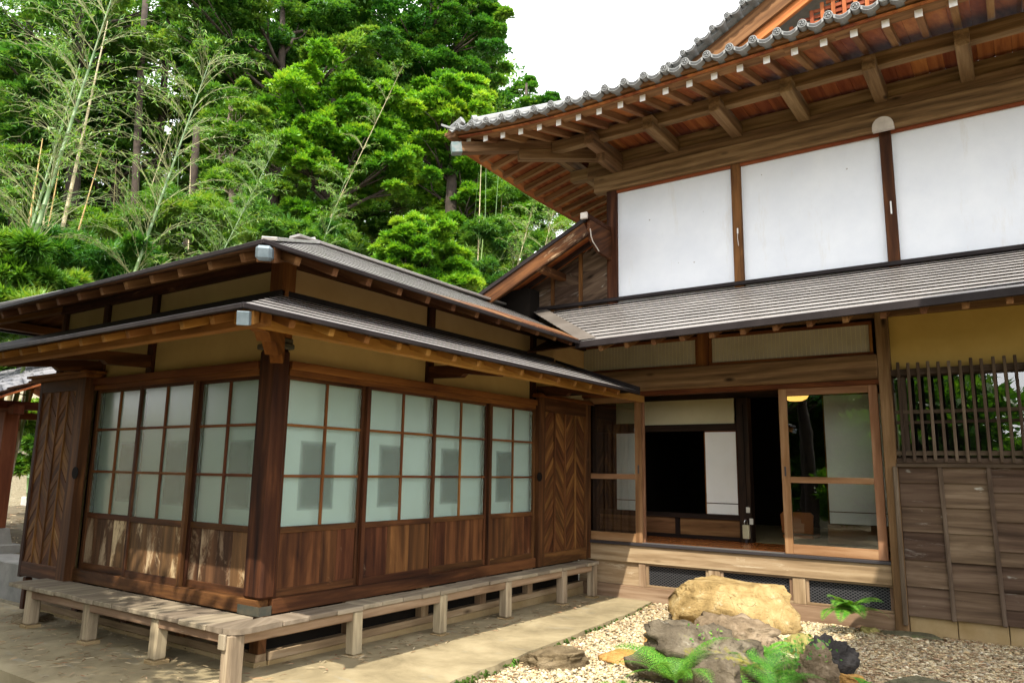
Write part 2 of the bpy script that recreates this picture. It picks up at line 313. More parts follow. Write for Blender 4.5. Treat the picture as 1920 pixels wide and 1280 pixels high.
R_YEL = rockmat('ochre boulder', [(0.13, 0.085, 0.03), (0.36, 0.25, 0.105), (0.52, 0.40, 0.20)], veins=(0.60, 0.52, 0.34), sc=5.0)
R_ORA = rockmat('orange stone', [(0.26, 0.13, 0.035), (0.42, 0.23, 0.07), (0.50, 0.33, 0.13)])
R_GREY = rockmat('lichened grey stone', [(0.045, 0.036, 0.024), (0.12, 0.097, 0.066), (0.25, 0.215, 0.155)], moss=(0.24, 0.22, 0.03), veins=(0.38, 0.36, 0.28))
R_BROWN = rockmat('brown stone', [(0.07, 0.05, 0.028), (0.16, 0.12, 0.068), (0.27, 0.21, 0.13)])
R_DARK = rockmat('black jagged stone', [(0.018, 0.016, 0.015), (0.042, 0.037, 0.034), (0.095, 0.085, 0.075)])
R_TAN = rockmat('tan layered stone', [(0.085, 0.06, 0.036), (0.21, 0.155, 0.098), (0.36, 0.285, 0.195)])
R_GREEN = rockmat('mossy yellow stone', [(0.14, 0.13, 0.035), (0.29, 0.25, 0.085), (0.40, 0.34, 0.15)])
R_SLAB = rockmat('mossy dark slab', [(0.05, 0.05, 0.028), (0.11, 0.10, 0.06), (0.17, 0.15, 0.095)], moss=(0.07, 0.10, 0.03))

def groundmat():
    m, t, b = mat('gravelly earth'); o = N(t, 'ShaderNodeTexCoord').outputs['Object']
    v = N(t, 'ShaderNodeTexVoronoi'); v.inputs['Scale'].default_value = 38; t.links.new(o, v.inputs['Vector'])
    c = ramp(t, v.outputs['Color'], [(0.2, (0.10, 0.085, 0.045)), (0.5, (0.17, 0.14, 0.08)), (0.85, (0.26, 0.22, 0.14))]).outputs[0]
    c = mixc(t, mathn(t, 'MULTIPLY', mathn(t, 'SUBTRACT', noisef(t, o, 0.7, 5), 0.5), 4, True), c, (0.17, 0.125, 0.07))
    t.links.new(c, b.inputs['Base Color']); b.inputs['Roughness'].default_value = 0.95; bump(t, b, v.outputs['Distance'], 0.5, 0.01); return m
M_GROUND = groundmat()
def apronmat():
    m, t, b = mat('stained concrete apron'); o = N(t, 'ShaderNodeTexCoord').outputs['Object']
    f = noisef(t, o, 2.0, 8, 0.66, 0.4)
    c = ramp(t, f, [(0.28, (0.15, 0.12, 0.068)), (0.5, (0.27, 0.22, 0.128)), (0.72, (0.39, 0.325, 0.20))]).outputs[0]
    g = noisef(t, vmap(t, o, (1.0, 2.4, 1)), 3.1, 8, 0.75)
    c = mixc(t, mathn(t, 'MULTIPLY', mathn(t, 'SUBTRACT', g, 0.58), 5, True), c, (0.27, 0.27, 0.24))
    g2 = noisef(t, o, 5.5, 8, 0.75)
    c = mixc(t, mathn(t, 'MULTIPLY', mathn(t, 'SUBTRACT', g2, 0.62), 6, True), c, (0.11, 0.10, 0.055))
    t.links.new(c, b.inputs['Base Color']); b.inputs['Roughness'].default_value = 0.8; b.inputs['Specular IOR Level'].default_value = 0.3
    bump(t, b, noisef(t, o, 90, 5), 0.25, 0.004); return m
M_APRON = apronmat()
M_MOSS = plain('moss', (0.02, 0.04, 0.008), 1.0, nscale=20, c2=(0.05, 0.085, 0.016), spec=0.0, bmp=0.6)
def rnmat(name, cols, rough=0.8):
    m, t, b = mat(name); rn = N(t, 'ShaderNodeAttribute', attribute_name='rn').outputs['Fac']
    t.links.new(ramp(t, rn, [(i / (len(cols) - 1), c) for i, c in enumerate(cols)]).outputs[0], b.inputs['Base Color'])
    b.inputs['Roughness'].default_value = rough; b.inputs['Specular IOR Level'].default_value = 0.25; return m
M_PEB = rnmat('mixed pebbles', [(0.27, 0.24, 0.19), (0.42, 0.34, 0.20), (0.50, 0.41, 0.25), (0.40, 0.28, 0.14), (0.54, 0.47, 0.33), (0.46, 0.38, 0.24), (0.60, 0.54, 0.41)])
M_LITT = rnmat('dry bamboo leaf litter', [(0.17, 0.10, 0.05), (0.34, 0.25, 0.14), (0.46, 0.38, 0.25), (0.22, 0.10, 0.05), (0.40, 0.31, 0.17)])
M_TERR = plain('earth darkened for shade', (0.075, 0.06, 0.04), 1.0, nscale=3, c2=(0.15, 0.125, 0.085), spec=0.05)  # earth tone lowered; shade of the trees put into the colour
M_HILL = plain('forest floor', (0.035, 0.045, 0.014), 1.0, nscale=1.2, c2=(0.08, 0.075, 0.03), spec=0.0)

# ------------------------------------------------------------------ mesh builder
class MB:
    def __init__(s): s.v = []; s.f = []; s.g = []; s.r = []; s.m = []
    def add(s, verts, faces, gr=None, rn=None, mi=0):
        o = len(s.v); s.v += [tuple(map(float, v)) for v in verts]
        s.f += [[i + o for i in f] for f in faces]; s.m += [mi] * len(faces)
        rn = random.random() if rn is None else rn
        s.g += [tuple(map(float, g)) for g in (gr if gr is not None else verts)]; s.r += [rn] * len(verts)
    def obox(s, c, ex, ey, ez, ch=0.003, rn=None, mi=0):
        """oriented box: centre, three half-extent vectors; ch = chamfer width"""
        c, ex, ey, ez = (np.array(q, float) for q in (c, ex, ey, ez))
        L = [np.linalg.norm(q) for q in (ex, ey, ez)]
        order = sorted(range(3), key=lambda i: -L[i])
        off = np.array([random.uniform(0, 40), random.uniform(0, 40), random.uniform(0, 40)])
        ch = min(ch, 0.4 * min(L))
        V = []; G = []; idx = {}
        def put(key, a, b, d):
            idx[key] = len(V); V.append(c + ex * a + ey * b + ez * d)
            q = (a * L[0], b * L[1], d * L[2]); G.append(off + np.array([q[order[0]], q[order[1]], q[order[2]]]))
        F = []
        if ch < 1e-5:
            for a in (-1, 1):
                for b in (-1, 1):
                    for d in (-1, 1): put((a, b, d), a, b, d)
            k = idx
            F = [[k[-1,-1,-1],k[-1,-1,1],k[-1,1,1],k[-1,1,-1]],[k[1,-1,-1],k[1,1,-1],k[1,1,1],k[1,-1,1]],[k[-1,-1,-1],k[1,-1,-1],k[1,-1,1],k[-1,-1,1]],
                 [k[-1,1,-1],k[-1,1,1],k[1,1,1],k[1,1,-1]],[k[-1,-1,-1],k[-1,1,-1],k[1,1,-1],k[1,-1,-1]],[k[-1,-1,1],k[1,-1,1],k[1,1,1],k[-1,1,1]]]
        else:
            t = [1 - ch / q for q in L]
            for a in (-1, 1):
                for b in (-1, 1):
                    for d in (-1, 1):
                        put((a, b, d, 0), a, b * t[1], d * t[2]); put((a, b, d, 1), a * t[0], b, d * t[2]); put((a, b, d, 2), a * t[0], b * t[1], d)
            k = idx
            for ax in range(3):
                for sg in (-1, 1):
                    q = []
                    for (u, w_) in ((-1, -1), (1, -1), (1, 1), (-1, 1)):
                        key = [0, 0, 0]; key[ax] = sg; key[(ax + 1) % 3] = u; key[(ax + 2) % 3] = w_
                        q.append(k[(*key, ax)])
                    F.append(q if sg > 0 else q[::-1])
            for ax in range(3):
                a1, a2 = (ax + 1) % 3, (ax + 2) % 3
                for u in (-1, 1):
                    for w_ in (-1, 1):
                        K0 = [0, 0, 0]; K1 = [0, 0, 0]; K0[ax] = -1; K1[ax] = 1
                        for K in (K0, K1): K[a1] = u; K[a2] = w_
                        q = [k[(*K0, a1)], k[(*K1, a1)], k[(*K1, a2)], k[(*K0, a2)]]
                        F.append(q if u * w_ < 0 else q[::-1])
            for a in (-1, 1):
                for b in (-1, 1):
                    for d in (-1, 1):
                        q = [k[(a, b, d, 0)], k[(a, b, d, 1)], k[(a, b, d, 2)]]
                        F.append(q if a * b * d > 0 else q[::-1])
        s.add(V, F, G, rn, mi)
    def bx(s, x0, x1, y0, y1, z0, z1, ch=0.003, rn=None, mi=0):
        s.obox(((x0+x1)/2, (y0+y1)/2, (z0+z1)/2), (abs(x1-x0)/2, 0, 0), (0, abs(y1-y0)/2, 0), (0, 0, abs(z1-z0)/2), ch, rn, mi)
    def bar(s, p0, p1, wd, h, up=(0, 0, 1), ch=0.003, rn=None, mi=0):
        p0, p1, up = (np.array(q, float) for q in (p0, p1, up))
        d = p1 - p0; L = np.linalg.norm(d); d /= L
        sd = np.cross(d, up); sd /= np.linalg.norm(sd); u = np.cross(sd, d)
        s.obox((p0 + p1) / 2, d * L / 2, sd * wd / 2, u * h / 2, ch, rn, mi)
    def poly(s, pts, ext, rn=None, mi=0):
        """flat outline pts swept by ext"""
        P = [np.array(p, float) for p in pts]; e = np.array(ext, float); n = len(P)
        V = P + [p + e for p in P]
        F = [list(range(n))[::-1], list(range(n, 2 * n))] + [[i, (i + 1) % n, n + (i + 1) % n, n + i] for i in range(n)]
        c = sum(P) / n
        nn = np.zeros(3)
        for i in range(n): nn += np.cross(P[i] - c, P[(i + 1) % n] - c)
        if nn @ e < 0: F = [f[::-1] for f in F]
        far = max(P, key=lambda p: np.linalg.norm(p - c)); d = far - c; d /= np.linalg.norm(d)
        en = e / np.linalg.norm(e); o = np.array([random.uniform(0, 40) for _ in range(3)])
        G = [o + np.array([(p - c) @ d, (p - c) @ np.cross(en, d), (p - c) @ en]) for p in V]
        s.add(V, F, G, rn, mi)
    def tube(s, pts, rad, n=8, cap=True, rn=None, mi=0, rns=None):
        pts = [np.array(p, float) for p in pts]; m = len(pts)
        rad = [rad] * m if np.isscalar(rad) else rad
        V = []; F = []; ref = np.array([0.31, 0.17, 0.93])
        for i, p in enumerate(pts):
            d = pts[min(i + 1, m - 1)] - pts[max(i - 1, 0)]; d /= (np.linalg.norm(d) + 1e-9)
            a = np.cross(d, ref)
            if np.linalg.norm(a) < 0.1: a = np.cross(d, np.array([1.0, 0, 0]))
            a /= np.linalg.norm(a); b = np.cross(d, a)
            for j in range(n):
                th = 2 * math.pi * j / n; V.append(p + (a * math.cos(th) + b * math.sin(th)) * rad[i])
        for i in range(m - 1):
            for j in range(n):
                k = (j + 1) % n; F.append([i*n+j, i*n+k, (i+1)*n+k, (i+1)*n+j])
        if cap: F += [list(range(n))[::-1], [(m-1)*n + j for j in range(n)]]
        s.add(V, F, None, rn, mi)
        if rns is not None:
            base = len(s.r) - len(V)
            for i in range(m):
                for j in range(n): s.r[base + i*n + j] = rns[i]
    def cyl(s, c, axis, r, h, n=16, rn=None, mi=0):
        c = np.array(c, float); a = np.array(axis, float); a /= np.linalg.norm(a)
        s.tube([c - a*h/2, c + a*h/2], r, n, True, rn, mi)
    def build(s, name, mats, parent=None, label=None, smooth=False, kind=None):
        me = bpy.data.meshes.new(name)
        off = np.array(parent_world(parent)) if parent is not None else np.zeros(3)
        V = np.array(s.v) - off
        me.from_pydata(V.tolist(), [], s.f)
        a = me.attributes.new('gr', 'FLOAT_VECTOR', 'POINT'); a.data.foreach_set('vector', np.array(s.g, np.float32).ravel())
        a = me.attributes.new('rn', 'FLOAT', 'POINT'); a.data.foreach_set('value', np.array(s.r, np.float32))
        for q in (mats if isinstance(mats, (list, tuple)) else [mats]): me.materials.append(q)
        if any(s.m): me.polygons.foreach_set('material_index', s.m)
        if smooth: me.polygons.foreach_set('use_smooth', [True] * len(me.polygons))
        me.update()
        o = bpy.data.objects.new(name, me); COL.objects.link(o)
        if parent is not None: o.parent = parent
        if label: o['label'] = label
        if kind: o['kind'] = kind
        return o
def parent_world(p):
    q = Vector((0, 0, 0))
    while p is not None: q = q + p.location; p = p.parent
    return q
def thing(name, label, cat, loc=(0, 0, 0), group=None):
    o = bpy.data.objects.new(name, None); COL.objects.link(o); o.location = loc; o.empty_display_size = 0.2
    return tag(o, label, cat, group)
def tag(o, label, cat, group=None):
    o['label'] = label; o['category'] = cat
    if group: o['group'] = group
    return o
def struct(o): o['kind'] = 'structure'; return o
def one(fn, name, m, parent=None, label=None):
    b = MB(); fn(b); return b.build(name, m, parent, label)

# ------------------------------------------------------------------ stepped metal roof sheets
def strips(b, A0, B0, A1, B1, n, lip=0.022, up=(0, 0, 1)):
    """roof sheet between eave edge A0-B0 and top edge A1-B1 laid in n overlapping strips"""
    A0, B0, A1, B1 = (np.array(q, float) for q in (A0, B0, A1, B1))
    nr = np.cross(B0 - A0, A1 - A0)
    if np.linalg.norm(nr) < 1e-6: nr = np.cross(B0 - A0, B1 - A0)
    nr /= np.linalg.norm(nr)
    if nr[2] < 0: nr = -nr
    for k in range(n):
        s0, s1 = k / n, (k + 1) / n
        a, bb, c, d = A0 + (A1-A0)*s0, B0 + (B1-B0)*s0, B0 + (B1-B0)*s1, A0 + (A1-A0)*s1
        L = nr * lip; dn = -nr * lip * 0.35
        r = random.random()
        # small kinks along the strip so the light is not perfectly even
        dn = -nr * lip * 0.35
        V = [a + L, bb + L, c, d]
        F = [[0, 1, 2, 3]]
        if np.cross(V[1]-V[0], V[3]-V[0]) @ nr < 0: F = [f[::-1] for f in F]
        b.add(V, F, None, r)
        sl = (c - bb); sl /= (np.linalg.norm(sl) + 1e-9)
        b.add([a + L, bb + L, bb + dn + sl*0.012, a + dn + sl*0.012], [[0, 1, 2, 3]], None, r, 1)  # lip in dark metal: shadow line between strips put into the colour

# ================================================================== ANNEX (single storey wing in front)
AX = thing('house_annex', 'low timber annex with frosted glass sliding doors and two tiers of metal eaves', 'annex', (-1.7, 2.4, 0))
Z_SILL0, Z_SILL1, Z_H0, Z_H1 = 0.325, 0.425, 2.03, 2.137
# corner post
def f(b):
    b.bx(-0.165, 0.045, -0.05, 0.085, 0.425, 2.22, 0.022)
one(f, 'corner_post', W_DARK, AX)
one(lambda b: b.bx(-0.125, 0.03, -0.03, 0.095, 2.30, 2.97, 0.006), 'upper_post', W_HEAD, AX)
one(lambda b: (b.bx(-0.185, 0.062, -0.062, 0.10, 2.22, 2.262, 0.01), b.bx(-0.15, 0.045, -0.045, 0.098, 2.262, 2.305, 0.01)), 'post_collar', M_COPPER, AX)
one(lambda b: (b.bx(-0.19, 0.052, -0.056, -0.051, 0.322, 0.385, 0), b.bx(0.049, 0.054, -0.05, 0.05, 0.322, 0.385, 0)), 'corner_flashing', M_COPPER, AX)
# sills and head rails
one(lambda b: b.bx(-2.62, -0.0, -0.05, 0.06, Z_SILL0, Z_SILL1), 'sill', W_DARK, AX)
one(lambda b: b.bx(-0.06, 0.048, 0.062, 3.52, Z_SILL0, Z_SILL1), 'sill', W_DARK, AX)
one(lambda b: (b.bx(-2.63, -0.17, -0.055, 0.06, Z_H0 + 0.045, Z_H1), b.bx(-2.63, -0.17, -0.035, 0.05, Z_H0, Z_H0 + 0.045)), 'head_rail', W_HEAD, AX)
one(lambda b: (b.bx(-0.06, 0.055, 0.09, 3.52, Z_H0 + 0.045, Z_H1), b.bx(-0.05, 0.035, 0.09, 3.52, Z_H0, Z_H0 + 0.045)), 'head_rail', W_HEAD, AX)

def sliding(a0, a1, plane, off, wm, parent, inner=True, dk=None):
    """one sliding door between a0..a1 along the facade; plane 'x' = front facade (y=0) or 'y' = right facade (x=0)"""
    def P(b, u0, u1, d0, d1, z0, z1, ch=0.002, rn=None):
        if plane == 'x': b.bx(u0, u1, -d1, -d0, z0, z1, ch, rn)
        else: b.bx(d0, d1, u0, u1, z0, z1, ch, rn)
    o = off; th = 0.032; sw = 0.042
    zb, zt = Z_SILL1, Z_H0
    fr = MB()
    P(fr, a0, a0 + sw, o, o + th, zb, zt); P(fr, a1 - sw, a1, o, o + th, zb, zt)
    P(fr, a0 + sw, a1 - sw, o + 0.002, o + th - 0.002, zb, zb + 0.055); P(fr, a0 + sw, a1 - sw, o + 0.002, o + th - 0.002, zt - 0.025, zt)
    P(fr, a0 + sw, a1 - sw, o + 0.002, o + th - 0.002, 0.872, 0.918)
    door = fr.build('sliding_door', W_DARK, parent)
    mu = MB(); mid = (a0 + a1) / 2
    P(mu, mid - 0.011, mid + 0.011, o + 0.008, o + th - 0.003, 0.918, zt - 0.025, 0.002)
    for z in (1.285, 1.663):
        P(mu, a0 + sw, mid - 0.011, o + 0.008, o + th - 0.004, z - 0.010, z + 0.010, 0.002)
        P(mu, mid + 0.011, a1 - sw, o + 0.008, o + th - 0.004, z - 0.010, z + 0.010, 0.002)
    mu.build('glazing_bar', W_HEAD, door)
    zs = [0.918, 1.275, 1.295, 1.653, 1.673, zt - 0.025]
    for k in range(3):
        for (u0, u1) in ((a0 + sw, mid - 0.011), (mid + 0.011, a1 - sw)):
            g = MB(); za_, zb_, ua_, ub_ = zs[2*k] - 0.004, zs[2*k+1] + 0.004, u0 - 0.004, u1 + 0.004
            g.add([(ua_, -(o + 0.014), za_), (ub_, -(o + 0.014), za_), (ub_, -(o + 0.014), zb_), (ua_, -(o + 0.014), zb_)] if plane == 'x' else [(o + 0.014, ua_, za_), (o + 0.014, ub_, za_), (o + 0.014, ub_, zb_), (o + 0.014, ua_, zb_)], [[0, 1, 2, 3]])
            g.build('frosted_pane', M_FROST, door)
    pn = MB(); u = a0 + sw; widths = []
    nb = random.choice((3, 4)); cuts = sorted([random.uniform(0.75, 1.25) for _ in range(nb)]); tot = sum(cuts); random.shuffle(cuts)
    for c in cuts:
        u1 = u + (a1 - a0 - 2*sw) * c / tot
        P(pn, u + 0.001, u1 - 0.001, o + 0.006, o + 0.018, zb + 0.053, 0.874, 0.002); u = u1
    pn.build('lower_panel', wm, door)
    sc_ = MB(); P(sc_, a0 + 0.005, a1 - 0.005, o - 0.050, o - 0.044, zb, zt, 0)
    sc_.build('inner_paper_screen', M_PAPER, door)
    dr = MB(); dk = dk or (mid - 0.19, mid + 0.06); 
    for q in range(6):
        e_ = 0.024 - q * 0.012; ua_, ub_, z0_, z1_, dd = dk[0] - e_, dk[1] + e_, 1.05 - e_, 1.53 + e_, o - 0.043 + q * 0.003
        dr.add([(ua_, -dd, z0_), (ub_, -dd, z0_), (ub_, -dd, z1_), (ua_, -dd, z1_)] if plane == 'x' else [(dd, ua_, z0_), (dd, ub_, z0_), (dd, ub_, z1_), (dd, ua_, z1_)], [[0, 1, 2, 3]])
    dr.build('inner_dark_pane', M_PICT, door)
yr = [0.086, 0.925, 1.785, 2.665, 3.50]
for i in range(4):
    sliding(yr[i] - (0.018 if i % 2 else 0), yr[i+1] + (0.018 if i % 2 and i < 3 else 0), 'y', 0.002 if i % 2 else -0.036, W_PANEL, AX, dk=(0.35, 0.66) if i == 0 else None)
xl = [-2.61, -1.79, -0.985, -0.165]
for i in range(3):
    m_ = (xl[i] + xl[i+1]) / 2
    sliding(xl[i] - (0.018 if i == 1 else 0), xl[i+1] + (0.018 if i == 1 else 0), 'x', 0.002 if i == 1 else -0.036, W_PANELOLD, AX, dk=(m_ - 0.02, m_ + 0.24))
# clay walls (lower band, upper band)
one(lambda b: (b.bx(-3.40, -0.125, 0.02, 0.05, Z_H1, 2.62, 0)), 'lower_clay_wall', M_MUST, AX)
one(lambda b: (b.bx(-0.06, -0.03, 0.095, 4.72, Z_H1, 2.62, 0)), 'lower_clay_wall', M_MUST, AX)
one(lambda b: (b.bx(-3.40, -0.125, 0.02, 0.05, 2.63, 2.86, 0)), 'upper_clay_wall', M_MUST, AX)
one(lambda b: (b.bx(-0.06, -0.03, 0.095, 4.72, 2.63, 2.88, 0)), 'upper_clay_wall', M_TAN, AX)
for x in (-1.75, -2.59, -3.41):
    one(lambda b: b.bx(x - 0.045, x + 0.045, -0.012, 0.06, Z_H1 if x > -3 else 0.3, 2.86), 'wall_stud', W_DARK, AX)
for y in (1.73, 3.51):
    one(lambda b: b.bx(-0.06, 0.004, y - 0.045, y + 0.045, Z_H1, 2.88), 'wall_stud', W_DARK, AX)
one(lambda b: b.bx(-3.46, -0.126, -0.03, 0.07, 2.845, 3.0), 'wall_plate', W_DARK, AX)
one(lambda b: b.bx(-0.07, 0.022, 0.096, 4.7, 2.865, 3.0), 'wall_plate', W_DARK, AX)
one(lambda b: (b.bx(-0.105, 0.20, -0.02, 0.055, 2.885, 2.95), b.bx(-0.07, 0.005, -0.26, -0.031, 2.885, 2.95)), 'plate_end', W_HEAD, AX)
# left side wall of the annex (faces away) and inner lining
one(lambda b: b.bx(-3.42, -3.38, 0.062, 6.5, 0.1, 2.95, 0), 'side_clay_wall', M_MUST, AX)
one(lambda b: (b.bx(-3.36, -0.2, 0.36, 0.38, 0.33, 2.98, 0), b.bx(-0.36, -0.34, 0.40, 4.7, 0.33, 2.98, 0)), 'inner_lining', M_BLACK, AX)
# plinth below the doors
one(lambda b: (b.bx(-3.4, -0.02, -0.01, 0.10, -0.1, 0.0), b.bx(-0.12, -0.015, 0.11, 4.68, -0.12, -0.005)), 'plinth_kerb', M_CONC, AX)
one(lambda b: (b.bx(-3.4, -0.02, 0.0, 0.09, 0.001, 0.055), b.bx(-0.11, -0.02, 0.11, 4.68, -0.004, 0.055)), 'plinth_beam', W_SILL, AX)
one(lambda b: (b.bx(-3.4, -0.05, 0.07, 0.08, 0.055, 0.325, 0), b.bx(-0.10, -0.09, 0.11, 4.68, 0.055, 0.325, 0)), 'vent_mesh', M_BLACK, AX)
for y in (0.9, 1.78, 2.65, 3.5):
    one(lambda b: b.bx(-0.085, -0.015, y - 0.05, y + 0.05, 0.056, 0.325), 'plinth_stud', W_SILL, AX)
for x in (-0.05, -0.95, -1.78, -2.6):
    one(lambda b: b.bx(x - 0.05, x + 0.05, 0.0, 0.07, 0.056, 0.325), 'plinth_stud', W_DARK, AX)

# lower eave
EL = 1.10; ZL = 2.215; SL = (2.615 - 2.225) / 1.07
def lower_roof():
    b = MB()
    z1 = 2.62
    strips(b, (EL, -EL, ZL + 0.008), (EL, 3.92, ZL + 0.008), (0.03, -0.03, z1), (0.03, 3.92, z1), 7, 0.006)
    strips(b, (-5.0, -EL, ZL + 0.008), (EL, -EL, ZL + 0.008), (-5.0, -0.0, z1), (0.0, -0.0, z1), 7, 0.006)
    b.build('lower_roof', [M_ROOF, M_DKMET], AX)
    e = MB()   # fascia (dark folded metal edge) with thickness
    e.bx(EL - 0.012, EL + 0.012, -EL - 0.012, 3.93, ZL - 0.018, ZL + 0.014, 0.004)
    e.bx(-5.0, EL - 0.013, -EL - 0.012, -EL + 0.012, ZL - 0.018, ZL + 0.014, 0.004)
    e.bx(0.0, EL - 0.04, 3.90, 3.93, ZL + 0.0, ZL + 0.03, 0)
    e.build('lower_fascia', M_DKMET, AX)
    g = MB(); g.poly([(EL, 3.922, ZL - 0.03), (EL, 3.922, ZL + 0.06), (0.03, 3.922, z1 + 0.03), (0.03, 3.922, z1 - 0.09)], (0, 0.03, 0)); g.build('gable_edge', M_DKMET, AX)
    fl = MB(); fl.bx(0.0, 0.035, 0.03, 3.9, 2.60, 2.665, 0.004); fl.bx(-5.0, 0.03, -0.04, 0.0, 2.60, 2.665, 0.004); fl.build('wall_flashing', M_DKMET, AX)
    s = MB()   # soffit boards below the sheets
    for k in range(20):
        y0 = -EL + k * (3.92 + EL) / 20; y1 = y0 + (3.92 + EL) / 20 - 0.003
        x_in = 0.06
        ya, yb = y0, y1
        A = [(EL - 0.035, ya, ZL - 0.002), (EL - 0.035, yb, ZL - 0.002), (x_in, max(yb, -x_in), ZL - 0.002 + SL*(EL - 0.035 - x_in)), (x_in, max(ya, -x_in), ZL - 0.002 + SL*(EL - 0.035 - x_in))]
        if yb < 0:  # hip corner: stop at the hip line
            A = [(EL - 0.035, ya, ZL - 0.002), (EL - 0.035, yb, ZL - 0.002), (-yb, yb, ZL - 0.002 + SL*(EL - 0.035 + yb)), (-ya, ya, ZL - 0.002 + SL*max(0, (EL - 0.035 + ya)))]
        s.poly(A, (0, 0, 0.012))
    for k in range(24):
        x0 = -5.0 + k * (5.0 + EL) / 24; x1 = x0 + (5.0 + EL) / 24 - 0.003
        def top(x): return min(-0.05, -x) if x > 0 else -0.05
        A = [(x0, -EL + 0.035, ZL - 0.002), (x1, -EL + 0.035, ZL - 0.002), (x1, top(x1), ZL - 0.002 + SL*(EL - 0.035 + top(x1))), (x0, top(x0), ZL - 0.002 + SL*(EL - 0.035 + top(x0)))]
        s.poly(A, (0, 0, 0.012))
    s.build('lower_soffit', W_ORANGE, AX)
lower_roof()
for i in range(15):      # rafters of the lower eave
    y = -0.72 + 0.305 * i
    x_in = max(0.02, -y + 0.06)
    one(lambda b: b.bar((EL - 0.06, y, ZL - 0.035), (x_in, y, ZL - 0.035 + SL * (EL - 0.06 - x_in)), 0.045, 0.05), 'rafter', W_ORANGE, AX)
for i in range(19):
    x = 0.72 - 0.305 * i
    y_in = min(-0.06, -(x + 0.06)) if x > 0 else -0.06
    one(lambda b: b.bar((x, -EL + 0.06, ZL - 0.035), (x, y_in, ZL - 0.035 + SL * (EL - 0.06 + y_in)), 0.045, 0.05), 'rafter', W_ORANGE, AX)
one(lambda b: b.bar((EL - 0.045, -EL + 0.045, ZL - 0.05), (-0.05, 0.05, ZL - 0.05 + SL * 1.08), 0.085, 0.09), 'hip_rafter', W_ORANGE, AX)
one(lambda b: b.bar((EL + 0.005, -EL - 0.005, ZL - 0.075), (EL - 0.05, -EL + 0.05, ZL - 0.058), 0.066, 0.078), 'hip_end_cap', M_CAPMET, AX)
one(lambda b: b.bx(0.80, 0.875, -0.95, 4.55, 2.168, 2.24), 'eave_purlin', W_ORANGE, AX)
one(lambda b: b.bx(-5.0, 0.95, -0.875, -0.80, 2.165, 2.237), 'eave_purlin', W_ORANGE, AX)
def arm(x=None, y=None, nm='bracket_arm'):
    b = MB()
    prof = [(0.0, 2.19), (0.0, 2.30), (0.30, 2.29), (0.74, 2.255), (0.86, 2.245), (0.86, 2.19), (0.80, 2.16), (0.42, 2.205), (0.38, 2.175)]
    if y is not None: b.poly([(0.0 + u, y - 0.035, z) for u, z in prof], (0, 0.07, 0))
    else: b.poly([(x - 0.035, -u, z) for u, z in prof], (0.07, 0, 0))
    b.build(nm, W_DARK, AX)
arm(y=1.73); arm(y=3.6); arm(x=-1.75); arm(x=-2.59)
def f(b):
    d = np.array([1, -1, 0]) / math.sqrt(2); sd = np.array([1, 1, 0]) / math.sqrt(2) * 0.045
    prof = [(0.05, 2.16), (0.10, 2.30), (0.95, 2.33), (1.16, 2.30), (1.16, 2.22), (1.08, 2.17), (0.92, 2.185), (0.80, 2.15), (0.60, 2.18), (0.40, 2.12), (0.20, 2.16), (0.12, 2.10)]
    b.poly([d * u - sd + np.array([-0.03, 0.03, z]) for u, z in prof], sd * 2)
one(f, 'corner_bracket', W_HEAD, AX)

